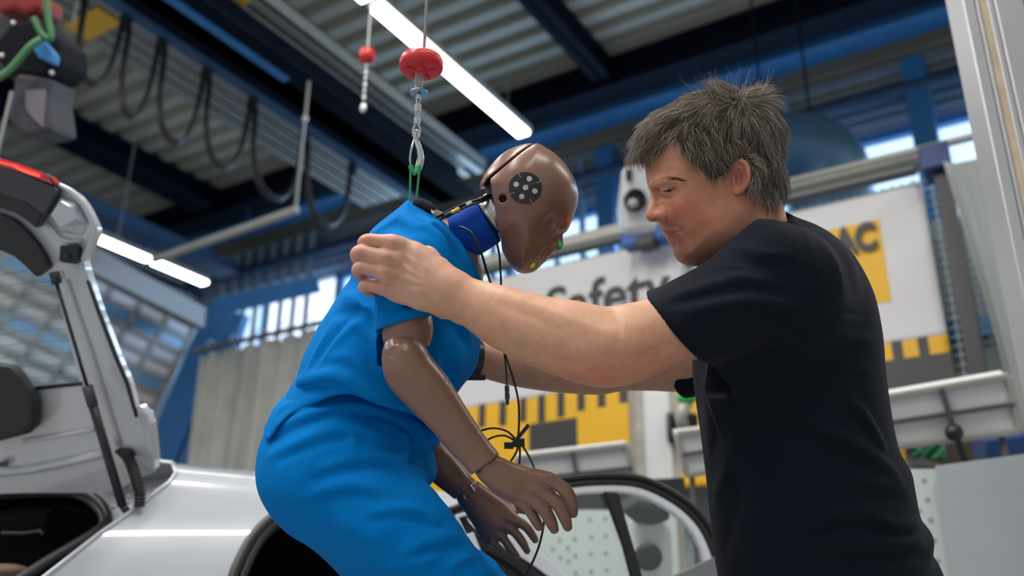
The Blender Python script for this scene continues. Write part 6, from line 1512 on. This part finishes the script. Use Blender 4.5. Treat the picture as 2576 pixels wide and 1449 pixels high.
# ---------------------------------------------------------------- t-shirt
def man_shirt():
    lo, hi = bounds(1590, 505, 2380, 1700, 1.24, 1.96); f = Field(lo, hi, .0036)
    T0 = 1.56
    torso = [(1890, 590), (1915, 552), (1955, 530), (1992, 546), (2038, 563), (2080, 588), (2121, 625), (2154, 675), (2180, 732), (2194, 790), (2203, 850), (2209, 932), (2223, 1036), (2240, 1113), (2268, 1163), (2277, 1206), (2292, 1279), (2322, 1322), (2320, 1366), (2338, 1395), (2356, 1450), (2365, 1560), (2330, 1680), (1860, 1680), (1830, 1560), (1806, 1449), (1790, 1320), (1780, 1217), (1764, 1088), (1753, 1010), (1744, 917), (1752, 820), (1790, 720), (1850, 640)]
    f.puff(torso, T0, .175, .14, tilt=(.05, -.02))
    f.puff([(1613, 737), (1649, 724), (1699, 699), (1732, 683), (1786, 650), (1815, 622), (1852, 592), (1912, 552), (1985, 560), (2070, 600), (2130, 680), (2130, 800), (2060, 880), (1960, 900), (1862, 884), (1820, 904), (1769, 911), (1722, 850), (1681, 788)], 1.385, .078, .068, tilt=(.16, 0), k=.05)
    f.path(*pr([(1640, 850, 1.318, 108), (1700, 824, 1.325, 107), (1800, 790, 1.345, 112), (1920, 740, 1.39, 122), (2020, 700, 1.45, 125)]), k=.015)
    f.path(*pr([(1850, 880, 1.42, 46), (1840, 980, 1.46, 44), (1840, 1080, 1.50, 30)]), k=.05)
    # far sleeve
    f.path(*pr([(1700, 950, 1.735, 44), (1760, 930, 1.72, 62), (1850, 880, 1.70, 85), (1930, 800, 1.66, 100)]), k=.03)
    f.puff([(1657, 938), (1740, 915), (1780, 930), (1770, 975), (1716, 1000)], 1.73, .052, .045, k=.01)
    # open the sleeves: cut the hems, hollow them
    hn = M(1600, 850, 1.31)-M(1720, 800, 1.34); hn = M(1640, 868, 1.30)-M(1730, 815, 1.36); 
    p0 = M(1621, 739, 1.325); p1 = M(1769, 912, 1.325); e = p1-p0; hn = np.cross(e, np.array([.25, 0, 1.])); hn = hn/np.linalg.norm(hn)
    if hn[0] > 0: hn = -hn
    sl, G = f.sub(M(1590, 640, 1.20), M(1830, 985, 1.46))
    d = ((G[0]-p0[0])*hn[0]+(G[1]-p0[1])*hn[1]+(G[2]-p0[2])*hn[2]).astype(np.float32); f.D[sl] = np.maximum(f.D[sl], d)
    f.path(*pr([(1560, 890, 1.308, 80), (1660, 845, 1.32, 78)]), k=.002, op='s', sm=1)
    p0 = M(1657, 937, 1.73); p1 = M(1716, 1000, 1.73); e = p1-p0; hn = np.cross(e, np.array([0, 0, 1.])); hn = hn/np.linalg.norm(hn)
    if hn[0] > 0: hn = -hn
    sl, G = f.sub(M(1600, 900, 1.62), M(1745, 1030, 1.84))
    d = ((G[0]-p0[0])*hn[0]+(G[1]-p0[1])*hn[1]+(G[2]-p0[2])*hn[2]).astype(np.float32); f.D[sl] = np.maximum(f.D[sl], d)
    # neck opening
    f.path(*pr([(1880, 470, 1.52, 70), (1915, 560, 1.52, 74), (1925, 600, 1.52, 74)]), k=.006, op='s', sm=1)
    f.path(*pr([(1875, 560, 1.45, 30), (1840, 610, 1.455, 28), (1800, 640, 1.46, 26)]), k=.006, op='s', sm=1)
    # collar rib
    f.folds([
        ([(1852, 596), (1900, 562), (1955, 536), (1990, 548)], 8, 2.5), ([(1860, 612), (1910, 575), (1960, 553), (1995, 562)], 3, -1.6),
        # shoulder seam
        ([(1990, 565), (2020, 600), (2040, 660), (2050, 730), (2052, 800)], 3.2, -3.2), ([(2000, 562), (2032, 600), (2052, 660), (2062, 730)], 6, 1.6),
        # hem band
        ([(1634, 735), (1692, 782), (1735, 845), (1783, 908)], 2.2, -1.6), ([(1646, 730), (1705, 778), (1748, 842), (1796, 902)], 2.0, -1.4),
        # sleeve folds
        ([(1700, 745), (1780, 720), (1860, 700), (1940, 705)], 13, 5), ([(1690, 765), (1780, 745), (1880, 730), (1980, 745)], 11, -5), ([(1720, 790), (1820, 765), (1920, 760), (2010, 780)], 14, 5),
        ([(1740, 815), (1830, 795), (1930, 795), (2000, 810)], 11, -4), ([(1830, 640), (1880, 660), (1930, 670), (1990, 665)], 14, -4), ([(1850, 620), (1920, 640), (1985, 640)], 10, 4),
        ([(1750, 700), (1820, 680), (1900, 690), (1960, 700)], 8, -3), ([(1900, 870), (1960, 850), (2040, 830), (2110, 790)], 16, -5), ([(1860, 880), (1930, 880), (2020, 860)], 12, -6),
        ([(2060, 600), (2100, 660), (2120, 740)], 20, 2),
        # torso folds
        ([(2010, 1040), (2070, 1085), (2140, 1115), (2200, 1150), (2260, 1200)], 14, 9), ([(2000, 1060), (2060, 1105), (2130, 1140), (2200, 1175)], 12, -8), ([(2130, 1005), (2170, 1040), (2200, 1090), (2225, 1130)], 10, 8), ([(2120, 1020), (2160, 1055), (2190, 1105)], 10, -6),
        ([(2030, 1330), (2110, 1290), (2180, 1290), (2250, 1320), (2310, 1320)], 12, 7), ([(2050, 1350), (2130, 1320), (2210, 1330), (2290, 1345)], 12, -9), ([(2120, 1390), (2190, 1370), (2260, 1365), (2320, 1360)], 11, 8), ([(2100, 1420), (2180, 1400), (2270, 1400), (2330, 1400)], 12, -8),
        ([(1990, 1420), (2080, 1360), (2160, 1300)], 12, 4), ([(1800, 1260), (1830, 1180), (1850, 1080)], 22, 4), ([(1790, 1150), (1800, 1080), (1770, 980)], 14, -4), ([(1820, 1400), (1850, 1280), (1880, 1180)], 24, -4),
        ([(2050, 1180), (2090, 1250), (2110, 1320), (2125, 1400)], 3.5, -2.5), ([(2080, 830), (2140, 850), (2190, 850)], 10, 3), ([(2050, 930), (2120, 925), (2190, 935)], 10, 2.5), ([(2090, 780), (2140, 790), (2180, 790)], 8, -2.5),
        ([(1760, 940), (1790, 990), (1812, 1090)], 9, 4), ([(2140, 1200), (2200, 1220), (2270, 1215)], 12, 4), ([(2150, 1240), (2220, 1255), (2280, 1260)], 12, -4)], 1.9, 1.2)
    f.smooth(1); f.cut(M(2000, 1690, 1.5), (0, 1, 0))
    f.mesh('t_shirt', M_shirt, MAN)
man_shirt()
# watch strap on the far wrist
a, b_ = m2w(M(1206, 905, 1.715)), m2w(M(1192, 903, 1.712))
b = MB(); b.lathe(a, b_-a, [(0, .0335), (.002, .0355), (.014, .0355), (.016, .0335)], 32); b.box((-.018, -.012, -.005), (.016, .014, .006), 0, (RT, FW, DN), m2w(M(1199, 947, 1.71)))
b.build('watch', M_black, MAN, smooth=True, auto=40)['label'] = 'dark wristwatch on the far wrist'
# trousers and shoes (below the frame)
def man_legs():
    hipw = m2w(M(2090, 1600, 1.56)); side = FW-np.array([0, 0, FW[2]]); side /= np.linalg.norm(side); fw = -RT+np.array([0, 0, RT[2]]); fw /= np.linalg.norm(fw)
    hip = hipw.copy(); pts = []
    L = []; S_ = []
    for s_ in (-1, 1):
        h = hip+side*s_*.09; k = np.array([h[0], h[1], .50])+fw*.03+side*s_*.02; a = np.array([h[0], h[1], .10])-fw*.02+side*s_*.04
        L.append([(h, .105), ((h+k)/2, .092), (k, .068), ((k+a)/2, .062), (a, .052), (a-np.array([0, 0, .03]), .052)]); S_.append(a)
    allp = np.array([w2m(p) for l in L for p, r in l])
    f = Field(allp.min(0)-.2, allp.max(0)+.2, .010); f.ell(w2m(hip+np.array([0, 0, .02])), (.16, .12, .17), k=.03)
    for l in L: f.path(*w_pr(l), k=.02)
    f.mesh('trousers', M_denim, MAN)
    for a in S_:
        q = np.array([w2m(a+fw*.25), w2m(a-fw*.15)]); g = Field(q.min(0)-.15, q.max(0)+.15, .007)
        g.path(*w_pr([(np.array([a[0], a[1], .045])-fw*.06, .042), (np.array([a[0], a[1], .05])+fw*.05, .046), (np.array([a[0], a[1], .038])+fw*.16, .036)]), k=.02); g.path(*w_pr([(np.array([a[0], a[1], .05]), .045), (np.array([a[0], a[1], .10]), .05)]), k=.02)
        g.mesh('shoe', M_black, MAN)
man_legs()
